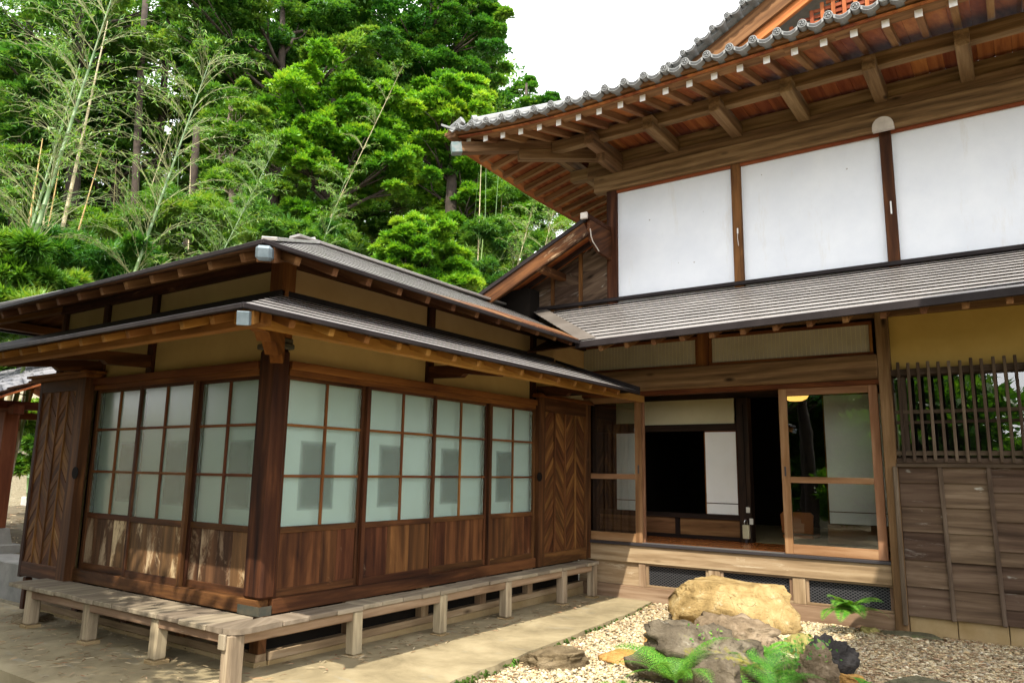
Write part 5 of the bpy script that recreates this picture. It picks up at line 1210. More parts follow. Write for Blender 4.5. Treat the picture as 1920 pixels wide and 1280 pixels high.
# ================================================================== FERNS AND SMALL PLANTS
def leafquads(p, d, s_, L, W_, fold=0.0):
    """rhombic leaf blades: p base, d axis, s_ side vector (unit), arrays"""
    v0 = p; v1 = p + d * (L * 0.42)[:, None] + s_ * (W_ * 0.5)[:, None]; v2 = p + d * L[:, None]; v3 = p + d * (L * 0.42)[:, None] - s_ * (W_ * 0.5)[:, None]
    return np.stack([v0, v1, v2, v3], 1).reshape(-1, 3)
def unit(a): return a / (np.linalg.norm(a, axis=-1, keepdims=True) + 1e-9)
def fern(name, label, c, n, L, m, seed, spread=1.0, simple=False, group=None, cat='fern', out=None, pw_=0.22):
    r = np.random.default_rng(seed); Vs = []; rns = []
    for k in range(n):
        a = 2 * math.pi * k / n + r.uniform(-0.35, 0.35)
        if out is not None: a = out + r.uniform(-1.1, 1.1)
        Lk = L * r.uniform(0.7, 1.1); tilt = r.uniform(0.55, 1.15); seg = 26
        pts = []; p = np.array([0.0, 0, 0]); el = tilt
        for i in range(seg):
            pts.append(p.copy()); el -= (1.5 * spread / seg) * (0.4 + 1.2 * i / seg)
            p = p + np.array([math.cos(a) * math.cos(el), math.sin(a) * math.cos(el), math.sin(el)]) * Lk / seg
        pts = np.array(pts); side = np.array([-math.sin(a), math.cos(a), 0])
        tw = r.uniform(-0.35, 0.35)
        for i in range(3, seg):
            t = i / seg; T = unit(pts[min(i+1, seg-1)] - pts[i-1]); up = np.cross(T, side); sd0 = unit(side * math.cos(tw) + up * math.sin(tw))
            pl = Lk * pw_ * (math.sin(math.pi * min(1, (t * 0.88 + 0.12))) ** 0.8) * (1 - 0.15 * t)
            for sg in (-1, 1):
                d = unit(sd0 * sg + T * 0.42 - up * 0.18 * sg * 0)
                if simple:
                    Vs.append(leafquads(pts[i][None], d[None], T[None], np.array([pl]), np.array([pl * 0.38]))); rns += [r.uniform(0, 1)] * 4
                else:
                    q = 7; tt = np.arange(q) / q
                    base = pts[i] + d * (tt * pl)[:, None] - np.array([0, 0, 1]) * (tt ** 2 * pl * 0.15)[:, None]
                    ll = pl * 0.22 * (1 - tt * 0.75)
                    for s2 in (-1, 1):
                        dd = unit(np.repeat((T * s2 + d * 0.6)[None], q, 0))
                        Vs.append(leafquads(base, dd, np.repeat(unit(d - T * s2 * 0.3)[None], q, 0), ll, ll * 0.5)); rns += list(np.repeat(r.uniform(0, 1, q), 4))
        # stalk
        for i in range(0, seg - 1, 1):
            w_ = 0.0022; A_ = pts[i]; B_ = pts[i + 1]
            Vs.append(np.array([A_ - side * w_, A_ + side * w_, B_ + side * w_, B_ - side * w_])); rns += [0.1] * 4
    V = np.concatenate(Vs); F = np.arange(len(V)).reshape(-1, 4)
    o = rawmesh(name, V, F, np.array(rns), m); o.location = c
    return tag(o, label, cat, group)
GF = 'ferns growing among the garden rocks'
fern('fern', 'bright yellow green fern in front of the grey rock, at its left', (2.50, 1.42, -0.02), 12, 0.55, L_FERN, 1, group=GF)
fern('fern', 'bright small fern at the very bottom, left of the grey rock', (2.24, 1.14, -0.08), 9, 0.26, L_FERN, 2, group=GF)
fern('fern', 'dense green fern filling the gap between grey rock and ridged stone', (2.90, 2.05, -0.06), 14, 0.46, L_FERND, 3, group=GF)
fern('fern', 'green fern against the black horned stone', (3.02, 2.42, -0.06), 10, 0.30, L_FERND, 4, group=GF)
fern('fern', 'low dark fern at the bottom edge below the ridged stone', (3.06, 1.74, -0.06), 12, 0.40, L_FERND, 5, group=GF)
fern('fern', 'coarse leaved holly fern at the foot of the ochre boulder', (2.72, 2.62, -0.06), 8, 0.30, L_FERN, 6, simple=True, group=GF)
fern('fern', 'small fern leaning over the dark slab at the bottom right', (3.62, 1.98, -0.06), 7, 0.26, L_FERND, 7, simple=True, group=GF)
fern('fern', 'fern with spreading fronds growing in front of the right vent mesh', (2.98, 4.52, 0.03), 11, 0.5, L_FERN, 8, simple=True, out=-1.2, group=None)
fern('fern', 'tall thin fern in the middle of the garden rocks', (2.86, 2.36, -0.08), 7, 0.34, L_FERND, 9, group=GF)
def blades(name, label, c, n, L, m, seed, cat):
    r = np.random.default_rng(seed); p = np.stack([r.normal(0, 0.05, n), r.normal(0, 0.05, n), np.zeros(n)], -1)
    a = r.uniform(0, 6.28, n); e = r.uniform(0.7, 1.4, n)
    d = np.stack([np.cos(a)*np.cos(e), np.sin(a)*np.cos(e), np.sin(e)], -1); s_ = np.stack([-np.sin(a), np.cos(a), 0*a], -1)
    LL = L * r.uniform(0.5, 1.1, n); V = leafquads(p, d, s_, LL, np.full(n, 0.006)); F = np.arange(len(V)).reshape(-1, 4)
    o = rawmesh(name, V, F, np.repeat(r.uniform(0, 1, n), 4), m); o.location = c; return tag(o, label, cat)
blades('grass_tuft', 'thin grass tuft growing behind the black horned stone', (2.98, 3.02, -0.08), 70, 0.18, L_COOL, 31, 'grass tuft')
blades('grass_tuft', 'low dark grass tuft on the ground between the ferns', (3.0, 2.25, -0.09), 160, 0.13, L_COOL, 32, 'grass tuft')
def vine(name, label, c, n, R_, m, seed, cat, ls=0.035):
    r = np.random.default_rng(seed); p = np.stack([r.normal(0, R_[0], n), r.normal(0, R_[1], n), r.normal(0, R_[2], n)], -1)
    d = unit(r.normal(0, 1, (n, 3)) + np.array([0, -0.3, 0.2])); s_ = unit(np.cross(d, r.normal(0, 0.4, (n, 3)) + np.array([0, -0.5, 1])))
    L = ls * r.uniform(0.6, 1.2, n); V = leafquads(p, d, s_, L, L * 0.6); F = np.arange(len(V)).reshape(-1, 4)
    o = rawmesh(name, V, F, np.repeat(r.uniform(0, 1, n), 4), m); o.location = c; return tag(o, label, cat)
vine('creeping_vine', 'small leaved vine creeping over the ridged stone', (3.20, 2.10, 0.17), 90, (0.09, 0.08, 0.05), L_COOL, 41, 'vine')
vine('moss_cushion', 'yellow green weed sprouting on top of the big grey rock', (2.50, 1.90, 0.20), 60, (0.12, 0.10, 0.03), L_FERN, 42, 'weed', 0.03)
# (garden weeds along the apron)
vine('weed_sprig', 'tiny weed at the foot of the apron near the brown flat rock', (1.22, 1.40, -0.08), 14, (0.02, 0.02, 0.015), L_FERN, 43, 'weed', 0.03)

# ================================================================== SMALL THINGS INSIDE THE HOUSE
LPt = thing('paper_lantern', 'lit amber paper lampshade hanging inside, seen through the right glass door', 'lamp', (2.32, 5.9, 2.2))
b = MB(); b.tube([(2.26, 5.9, z) for z in (2.245, 2.27, 2.32, 2.38, 2.41)], [0.08, 0.13, 0.16, 0.14, 0.07], 20)
ml, t, bs = mat('glowing washi'); bs.inputs['Base Color'].default_value = (0.7, 0.42, 0.12, 1); bs.inputs['Emission Color'].default_value = (1.0, 0.55, 0.12, 1); bs.inputs['Emission Strength'].default_value = 0.9
b.build('lamp_shade', ml, LPt, smooth=True)
b = MB(); b.tube([(2.26, 5.9, 2.41), (2.26, 5.9, 2.93)], 0.006, 6); b.build('lamp_cord', M_BLACK, LPt)
ST = thing('legless_chair', 'orange plywood legless floor chair standing on the tatami in the dark room', 'floor chair', (2.03, 6.6, 0.555))
b = MB(); q = []
for u, v_ in [(-0.19, 0.62), (0.19, 0.62), (0.205, 0.85), (0.17, 0.885), (-0.17, 0.885), (-0.205, 0.85)]: q.append((2.03 + u, 6.6, v_))
b.poly(q, (0, 0.02, 0)); b.build('backrest', M_SEAT, ST)
b = MB(); b.bx(1.84, 2.22, 6.62, 7.0, 0.556, 0.60, 0.01); b.build('seat', M_SEAT, ST)
KB = thing('key_box', 'beige box on a steel shackle hung in front of the dark inner post', 'key box', (1.70, 5.56, 0.58))
b = MB(); b.bx(1.665, 1.745, 5.53, 5.585, 0.60, 0.76, 0.008); b.build('box_body', M_BEIGE, KB)
b = MB(); b.tube([(1.685, 5.557, 0.76), (1.685, 5.557, 0.80), (1.695, 5.557, 0.825), (1.712, 5.557, 0.825), (1.722, 5.557, 0.80), (1.722, 5.557, 0.76)], 0.006, 6); b.build('shackle', M_CHROME, KB)
b = MB(); b.bx(1.69, 1.72, 5.535, 5.58, 0.553, 0.60, 0.003); b.build('box_foot', M_TRACK, KB)

# ================================================================== TILED GATE at the left edge
GX, GYY = -5.95, 0.62
GT = thing('tiled_gate', 'small roofed gate with grey tiles and red timber posts at the left edge', 'gate', (-6.3, 1.0, 0.27))
for (x, y) in ((-5.99, 0.62), (-8.3, 0.62), (-5.99, 2.6), (-8.3, 2.6)):
    b = MB(); b.bx(x - 0.085, x + 0.085, y - 0.085, y + 0.085, 0.56, 1.99, 0.008); p_ = b.build('post', W_RED, GT)
    b = MB(); b.poly([(x - 0.16, y - 0.16, 0.40), (x + 0.16, y - 0.16, 0.40), (x + 0.16, y + 0.16, 0.40), (x - 0.16, y + 0.16, 0.40)], (0, 0, 0.001)); 
    b.v = []; b.f = []; b.g = []; b.r = []; b.m = []
    b.add([(x-0.15, y-0.15, 0.37), (x+0.15, y-0.15, 0.37), (x+0.15, y+0.15, 0.37), (x-0.15, y+0.15, 0.37), (x-0.115, y-0.115, 0.56), (x+0.115, y-0.115, 0.56), (x+0.115, y+0.115, 0.56), (x-0.115, y+0.115, 0.56)],
          [[0,3,2,1],[4,5,6,7],[0,1,5,4],[1,2,6,5],[2,3,7,6],[3,0,4,7]]); b.bx(x-0.22, x+0.22, y-0.22, y+0.22, 0.2, 0.37, 0.01)
    b.build('post_base', M_GREYD, p_)
b = MB(); b.bx(-8.6, -5.75, 0.56, 0.68, 1.95, 2.07); b.bx(-8.6, -5.75, 2.54, 2.66, 1.95, 2.07); b.bx(-6.05, -5.93, 0.4, 2.8, 2.02, 2.12); b.bx(-8.36, -8.24, 0.4, 2.8, 2.02, 2.12); b.build('head_beam', W_RED, GT)
b = MB(); b.bx(-8.3, -6.075, 0.60, 0.64, 0.78, 0.92); b.build('tie_rail', W_RED, GT)
b = MB(); ez = 2.10; rs = 0.46
for x0 in np.arange(-9.0, -5.45, 0.16):
    b.poly([(x0, 0.16, ez - 0.04), (x0 + 0.155, 0.16, ez - 0.04), (x0 + 0.155, 1.6, ez - 0.04 + rs * 1.44), (x0, 1.6, ez - 0.04 + rs * 1.44)], (0, 0, 0.02))
    b.poly([(x0, 3.04, ez - 0.04), (x0 + 0.155, 3.04, ez - 0.04), (x0 + 0.155, 1.6, ez - 0.04 + rs * 1.44), (x0, 1.6, ez - 0.04 + rs * 1.44)], (0, 0, 0.02))
b.bx(-9.0, -5.45, 0.145, 0.20, ez - 0.085, ez - 0.0)
b.build('roof_boarding', W_LATT, GT)
# wavy pantiles in overlapping courses
b = MB(); nc = 14; cw = 0.265; ncr = 8; cl = 0.22
for side in (0, 1):
    for r_ in range(ncr):
        for c_ in range(nc):
            x0 = -9.05 + c_ * cw
            V = []; m_ = 9
            for j in (0, 1):
                dist = r_ * cl - 0.04 + j * (cl + 0.04)
                for i in range(m_):
                    u = i / (m_ - 1); prof = 0.028 * math.sin(u * 2 * math.pi) * 1.0 + (0.018 if u < 0.5 else -0.004)
                    yy = 0.12 + dist; zz = ez + 0.02 + rs * dist + prof + (0.028 if j == 0 else 0.0)
                    V.append((x0 + u * cw, yy if side == 0 else 3.2 - yy, zz))
            for i in range(m_): V.append((V[i][0], V[i][1], V[i][2] - 0.022))
            F = [[i, i+1, m_+i+1, m_+i] for i in range(m_-1)] + [[2*m_+i, 2*m_+i+1, i+1, i] for i in range(m_-1)]
            if side: F = [f_[::-1] for f_ in F]
            b.add(V, F, None, random.random())
b.bx(-9.1, -5.4, 1.50, 1.70, ez + rs * 1.48, ez + rs * 1.48 + 0.16, 0.02)
b.build('roof_tiles', M_TILE2, GT)
b = MB()
for c_ in range(nc): b.cyl((-9.05 + c_ * cw + 0.065, 0.075, ez + 0.045), (0, 1, 0), 0.05, 0.06, 14)
b.build('eave_tile', M_TILE2, GT)
b = MB(); b.bx(-6.75, -6.68, 3.0, 3.06, 0.3, 1.35); b.bx(-6.80, -6.63, 3.06, 3.08, 0.95, 1.35); o = b.build('sign_post', M_GREYC); tag(o, 'small grey marker post standing behind the red gate post', 'marker post')
#@@PART3
# ================================================================== ADDED UNSEEN PORCH right of the viewpoint (roof shaped to cast the shade there)
EW = thing('added_shade_porch', 'unseen open porch added beyond the right side to cast shade', 'porch', (6.4, -0.6, 0))
b = MB()
b.poly([(4.78, -2.9, 5.55), (6.3, -2.9, 6.3), (6.3, 1.35, 6.3), (4.78, 1.35, 5.55)], (0, 0, 0.14)); b.poly([(7.82, -2.9, 5.55), (6.3, -2.9, 6.3), (6.3, 1.35, 6.3), (7.82, 1.35, 5.55)], (0, 0, 0.14)); b.build('roof', M_TILE, EW)
for (x, y) in ((5.5, -2.5), (7.2, -2.5), (5.5, 1.0), (7.2, 1.0)): one(lambda b: b.bx(x - 0.1, x + 0.1, y - 0.1, y + 0.1, 0, 5.5), 'post', W_DARK, EW)
one(lambda b: [b.bx(x - 0.08, x + 0.08, -2.7, 1.2, 5.5, 5.7) for x in (5.5, 7.2)], 'head_beam', W_DARK, EW)

# ================================================================== TREES
def tufts_to_mesh(name, tuft_c, tuft_r, tuft_n, tuft_out, m, r, leafL=0.15, leafW=0.05, droop=0.0, flat=0.55, tint=None, per=70):
    """leaf blades gathered in tufts; every tuft a small flattened dome of leaves"""
    nT = len(tuft_c); idx = np.repeat(np.arange(nT), per); n = len(idx)
    u = unit(r.normal(0, 1, (n, 3))); u[:, 2] = np.abs(u[:, 2]) * 0.9 - 0.28
    rad = r.uniform(0.25, 1.0, n) ** 0.6
    off = u * rad[:, None]; off[:, 2] *= flat
    p = tuft_c[idx] + off * tuft_r[idx][:, None]
    d = unit(u * np.array([1, 1, 0.6]) + tuft_out[idx] * 0.35 + r.normal(0, 0.45, (n, 3)) + np.array([0, 0, 0.15 - droop]))
    nrm = unit(np.array([0, 0, 1.0]) + tuft_out[idx] * 0.3 + r.normal(0, 0.42, (n, 3)))
    s_ = unit(np.cross(d, nrm))
    L = leafL * r.uniform(0.6, 1.25, n)
    V = leafquads(p, d, s_, L, leafW * r.uniform(0.7, 1.2, n))
    tint = r.uniform(0.15, 0.85, nT) if tint is None else tint
    rn = np.clip(tint[idx] + r.normal(0, 0.16, n), 0, 1)
    return rawmesh(name, V, np.arange(len(V)).reshape(-1, 4), np.repeat(rn, 4), m)
def tree(name, label, cat, pads, leaf, trunk_xy, seed, group=None, leafL=0.155, leafW=0.08, dens=1.0, trunk_r=0.22, bark=None, droop=0.0, flat=0.55, tuftscale=0.34, per=70, lean=0.0, limbs=True, base=None, fill=6, zf=0.75):
    """pads: list of (x, y, z, r) foliage pads; crown = tufts over the upper side of each pad; trunk with limbs to the pads"""
    r = np.random.default_rng(seed); C_ = []; R_ = []; O_ = []; T_ = []
    main = list(pads)
    pads = [(x, y, z, q * (0.78 if fill else 1)) for (x, y, z, q) in main] + [(x + r.normal(0, 0.85) * q, y + abs(r.normal(0.2, 0.6)) * q, z + r.normal(-0.05, 0.75) * q, q * r.uniform(0.25, 0.58)) for (x, y, z, q) in main for _ in range(fill)]
    for (x, y, z, pr_) in pads:
        nt_ = max(6, int((22 if pr_ > 0.5 else 15) * dens))
        u = unit(r.normal(0, 1, (nt_, 3))); u[:, 2] = np.where(u[:, 2] < -0.25, -u[:, 2], u[:, 2])
        k = r.uniform(0.60, 1.22, nt_)
        pos = u * k[:, None] * pr_ * np.array([1.0, 1.0, zf])
        C_.append(np.array([x, y, z]) + pos); R_.append(pr_ * tuftscale * r.uniform(0.75, 1.35, nt_)); O_.append(u)
        T_.append(np.clip(r.normal(0.5, 0.17) + r.normal(0, 0.13, nt_), 0.02, 0.98))
    C_ = np.concatenate(C_); R_ = np.concatenate(R_); O_ = np.concatenate(O_); T_ = np.concatenate(T_)
    bx_, by_ = trunk_xy; bz = terr(bx_, by_) - 0.1 if base is None else base
    root = thing(name, label, cat, (bx_, by_, bz), group)
    o = tufts_to_mesh('crown', C_, R_, None, O_, leaf, r, leafL, leafW, droop, flat, T_, per); o.parent = root; o.location = -root.location
    pads = main; pads_a = np.array(pads); topz = pads_a[:, 2].max(); cen = pads_a[:, :3].mean(0)
    b = MB(); top = np.array([cen[0], cen[1], topz - 0.2]); bot = np.array([bx_, by_, bz]); pts = []
    for i in range(9):
        t = i / 8; q = bot * (1 - t) + top * t + np.array([math.sin(t * 5 + seed) * 0.18, math.cos(t * 4 + seed) * 0.18, 0]) * (t * (1 - t) * 4 * 0.6 + 0.0)
        pts.append(q)
    b.tube(pts, [trunk_r * (1.15 - 0.95 * (i / 8)) for i in range(9)], 9)
    if limbs:
        for (x, y, z, pr_) in pads:
            t = min(0.92, max(0.25, ((z - pr_ * 1.2) - bz) / (topz - bz))); i = t * 8; i0 = int(i); a = np.array(pts[i0]) * (1 - (i - i0)) + np.array(pts[min(8, i0 + 1)]) * (i - i0)
            e = np.array([x, y, z + pr_ * 0.1]); mid = (a + e) / 2 + np.array([r.uniform(-.2, .2), r.uniform(-.2, .2), -0.05 * np.linalg.norm(e - a)])
            rr = trunk_r * 0.22
            b.tube([a, (a + mid) / 2 + r.normal(0, 0.05, 3), mid, (mid + e) / 2 + r.normal(0, 0.06, 3), e], [rr, rr * 0.8, rr * 0.6, rr * 0.4, rr * 0.15], 6)
            for _ in range(3):
                e2 = np.array([x, y, z]) + unit(r.normal(0, 1, 3)) * pr_ * np.array([0.9, 0.9, 0.4]); b.tube([mid, (mid + e2) / 2 + r.normal(0, 0.06, 3), e2], [rr * 0.45, rr * 0.3, rr * 0.1], 5)
    b.build('trunk', bark or M_BARK, root, smooth=True)
    return root
def pads_px(lst, D, jit=1.2, seed=0):
    r = random.Random(seed); out = []
    for q in lst:
        px, py, pr_ = q[:3]; dd = D + (q[3] if len(q) > 3 else r.uniform(-jit, jit))
        p = at(px, py, dd); v = np.array([(px - 960) / FPX, (py - 640) / FPX, 1.0]); dist = np.linalg.norm(p - CAM)
        out.append((p[0], p[1], p[2], pr_ / FPX * dist / np.linalg.norm(v)))
    return out
def foot(px, D): p = at(px, 560, D); return (p[0], p[1])
GTR = 'broadleaf trees on the hillside behind the annex'
tree('evergreen_tree', 'tall evergreen tree whose rounded dark crown edge stands against the white sky', 'tree',
     pads_px([(905, 62, 36), (916, 118, 34), (880, 25, 46), (872, 140, 44), (835, -5, 50), (850, 80, 46), (800, 60, 50), (900, 30, 34), (790, 130, 52), (750, 40, 56), (835, 178, 44), (745, 110, 55), (880, 95, 40), (810, 10, 50), (885, 165, 32), (700, 20, 60), (700, 90, 55), (770, 180, 46), (720, 170, 50)], 27, 1.6, 1), L_MID, foot(770, 27), 11, GTR, dens=1.15, trunk_r=0.4, per=80)
tree('evergreen_tree', 'bright yellow green evergreen tree left of the tiled roof corner', 'tree',
     pads_px([(835, 165, 44), (870, 190, 40), (808, 205, 46), (850, 225, 46), (885, 235, 34), (780, 245, 42), (760, 285, 44), (815, 280, 48), (870, 275, 44), (905, 330, 36), (860, 330, 48), (925, 385, 34), (895, 380, 44), (935, 430, 26), (905, 440, 38), (850, 395, 46), (800, 350, 48), (870, 470, 40), (915, 480, 24), (820, 430, 44), (890, 505, 26)], 22, 1.0, 2), L_BRIGHT, foot(815, 22), 12, GTR, dens=1.1, trunk_r=0.36, per=80)
tree('evergreen_tree', 'bright layered evergreen tree above the middle of the annex roof', 'tree',
     pads_px([(545, 170, 46), (575, 205, 44), (520, 205, 40), (555, 245, 48), (600, 270, 46), (535, 285, 44), (585, 310, 42), (640, 300, 48), (690, 275, 46), (725, 320, 44), (690, 335, 46), (745, 345, 36), (650, 345, 40), (620, 240, 46), (665, 230, 42), (560, 405, 34), (590, 415, 30), (535, 420, 26), (700, 230, 40), (640, 190, 44)], 20, 0.9, 3), L_BRIGHT, foot(640, 20), 13, GTR, dens=1.1, trunk_r=0.32, per=80)
tree('rounded_shrub_tree', 'low domed bright green tree just above the annex roof', 'tree',
     pads_px([(720, 470, 26), (745, 450, 26), (780, 440, 30), (760, 480, 34), (800, 470, 34), (835, 478, 30), (820, 505, 34), (775, 505, 34), (850, 512, 26), (862, 525, 16), (725, 490, 24), (800, 530, 34), (845, 540, 26)], 15, 0.5, 4), L_BRIGHT, foot(790, 15), 14, None, dens=1.1, trunk_r=0.15, per=80, leafL=0.12, leafW=0.04)
tree('evergreen_tree', 'mid green broadleaf tree filling the top centre of the forest', 'tree',
     pads_px([(500, 95, 62), (560, 50, 62), (610, 110, 56), (440, 60, 62), (470, 150, 56), (640, 40, 60), (660, 110, 52), (400, 120, 60), (530, 10, 66), (600, 175, 50), (420, 190, 48), (450, 5, 60), (655, 165, 46), (360, 60, 60), (480, 210, 46), (690, 150, 44), (350, 0, 66)], 25, 1.4, 5), L_COOL, foot(520, 25), 15, GTR, dens=1.1, trunk_r=0.35, per=85)
tree('evergreen_tree', 'dark drooping evergreen at the top left corner of the forest', 'tree',
     pads_px([(40, 40, 70), (110, 70, 60), (20, 130, 60), (60, 190, 55), (150, 20, 66), (230, 30, 60), (15, 230, 50), (290, 30, 56), (200, 90, 50), (120, 150, 50), (20, 310, 46), (330, 120, 50), (100, 260, 40)], 29, 1.6, 6), L_COOL, foot(140, 29), 16, GTR, dens=1.0, trunk_r=0.4, per=80)
tree('slender_tree', 'slender tree with a small bright crown beside the left bamboo grove', 'tree',
     pads_px([(425, 185, 34), (450, 215, 34), (415, 235, 40), (445, 260, 36), (420, 290, 34), (460, 240, 24), (400, 265, 30), (455, 300, 28), (440, 330, 30), (390, 320, 28)], 19, 0.6, 7), L_BAMB, foot(440, 19), 17, None, dens=1.0, trunk_r=0.16, per=80, bark=M_BARKP, leafL=0.12, leafW=0.035)
tree('distant_tree', 'pale green tree showing above the tiled eave against the sky', 'tree',
     pads_px([(945, 200, 30), (985, 172, 24), (1000, 200, 30), (960, 225, 36), (1035, 190, 18), (1030, 215, 30), (925, 235, 30), (1010, 240, 36), (905, 205, 26), (1075, 240, 30)], 36, 1.2, 8), L_MID, foot(975, 36), 18, None, dens=1.0, trunk_r=0.3, per=70, leafL=0.2, leafW=0.09, fill=2)
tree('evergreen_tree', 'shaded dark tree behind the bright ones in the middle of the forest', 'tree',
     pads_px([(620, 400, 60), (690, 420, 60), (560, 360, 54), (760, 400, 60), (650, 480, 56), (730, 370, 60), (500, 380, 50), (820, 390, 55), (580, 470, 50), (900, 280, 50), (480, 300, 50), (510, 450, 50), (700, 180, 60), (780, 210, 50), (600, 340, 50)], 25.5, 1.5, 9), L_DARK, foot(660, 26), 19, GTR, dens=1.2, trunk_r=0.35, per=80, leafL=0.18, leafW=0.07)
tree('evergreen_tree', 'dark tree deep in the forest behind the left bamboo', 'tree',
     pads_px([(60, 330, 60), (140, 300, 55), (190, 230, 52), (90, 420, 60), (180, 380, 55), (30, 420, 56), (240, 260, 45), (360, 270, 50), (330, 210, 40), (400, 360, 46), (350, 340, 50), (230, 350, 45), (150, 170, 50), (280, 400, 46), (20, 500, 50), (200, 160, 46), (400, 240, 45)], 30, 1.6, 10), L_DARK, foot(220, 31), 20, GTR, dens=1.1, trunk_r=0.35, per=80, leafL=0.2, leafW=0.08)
# understorey bamboo foliage: clumps with narrow drooping leaves
GBF = 'bushy bamboo clumps behind the annex roof'
def bclump(label, lst, D, seed, leaf=L_BAMB, L=0.17, W_=0.028, dens=1.1, name='bamboo_clump', grp=GBF):
    return tree(name, label, 'bamboo', pads_px(lst, D, 0.7, seed), leaf, foot(sum(q[0] for q in lst) / len(lst), D), seed, grp, leafL=L, leafW=W_, droop=0.5, dens=dens, trunk_r=0.05, bark=M_TWIGG, per=95, flat=1.0, tuftscale=0.36, zf=1.0, fill=2)
bclump('leafy green bamboo clump arching over the left part of the annex roof', [(330, 395, 44), (375, 400, 40), (290, 410, 44), (250, 430, 46), (405, 420, 34), (350, 430, 36), (210, 450, 46), (170, 440, 44), (300, 450, 40), (395, 395, 34)], 16, 51)
bclump('dark leafy bamboo clump low above the left roof edge', [(240, 490, 46), (190, 500, 46), (150, 480, 46), (110, 500, 44), (270, 500, 30), (200, 535, 40), (130, 540, 46), (80, 460, 44), (160, 560, 40), (60, 540, 40)], 14.5, 52, leaf=L_MID)
bclump('broad leaved green bamboo clump at the far left edge', [(20, 530, 36), (55, 520, 34), (15, 575, 36), (60, 570, 34), (95, 580, 30), (30, 610, 36), (75, 615, 34), (10, 480, 36), (110, 545, 26)], 12, 53, L=0.19, W_=0.033)
bclump('shaded bamboo seen under the left eave of the annex', [(20, 650, 30), (60, 640, 30), (100, 630, 26), (30, 610, 26), (90, 605, 22), (10, 690, 24)], 14, 54, L=0.2, W_=0.035)
bclump('pale green bamboo grove between the bright tree and the tiled corner', [(950, 370, 36), (985, 400, 36), (960, 430, 36), (1010, 420, 34), (975, 470, 34), (1040, 400, 30), (1000, 460, 30), (1050, 430, 26), (940, 500, 30), (1030, 370, 30), (1080, 400, 24), (985, 345, 30), (960, 520, 26)], 21, 55)
bclump('feathery bamboo grove low behind the domed tree', [(890, 470, 30), (910, 510, 30), (880, 530, 26), (930, 535, 26), (905, 440, 30), (945, 470, 26), (900, 555, 24), (870, 500, 20)], 19, 56, leaf=L_COOL)
bclump('green bamboo thicket right behind the annex ridge', [(460, 400, 40), (500, 420, 36), (480, 450, 30), (440, 440, 36), (420, 470, 30), (540, 440, 30), (520, 470, 30), (600, 460, 30), (640, 450, 30), (570, 440, 26)], 18, 57, leaf=L_COOL)
bclump('low green bush beyond the tiled gate, at the left edge', [(20, 790, 30), (60, 770, 26), (70, 810, 24), (30, 830, 26), (65, 840, 20), (10, 860, 24), (90, 800, 18), (40, 800, 30)], 17, 58, L=0.12, W_=0.05, name='garden_bush', grp=None)

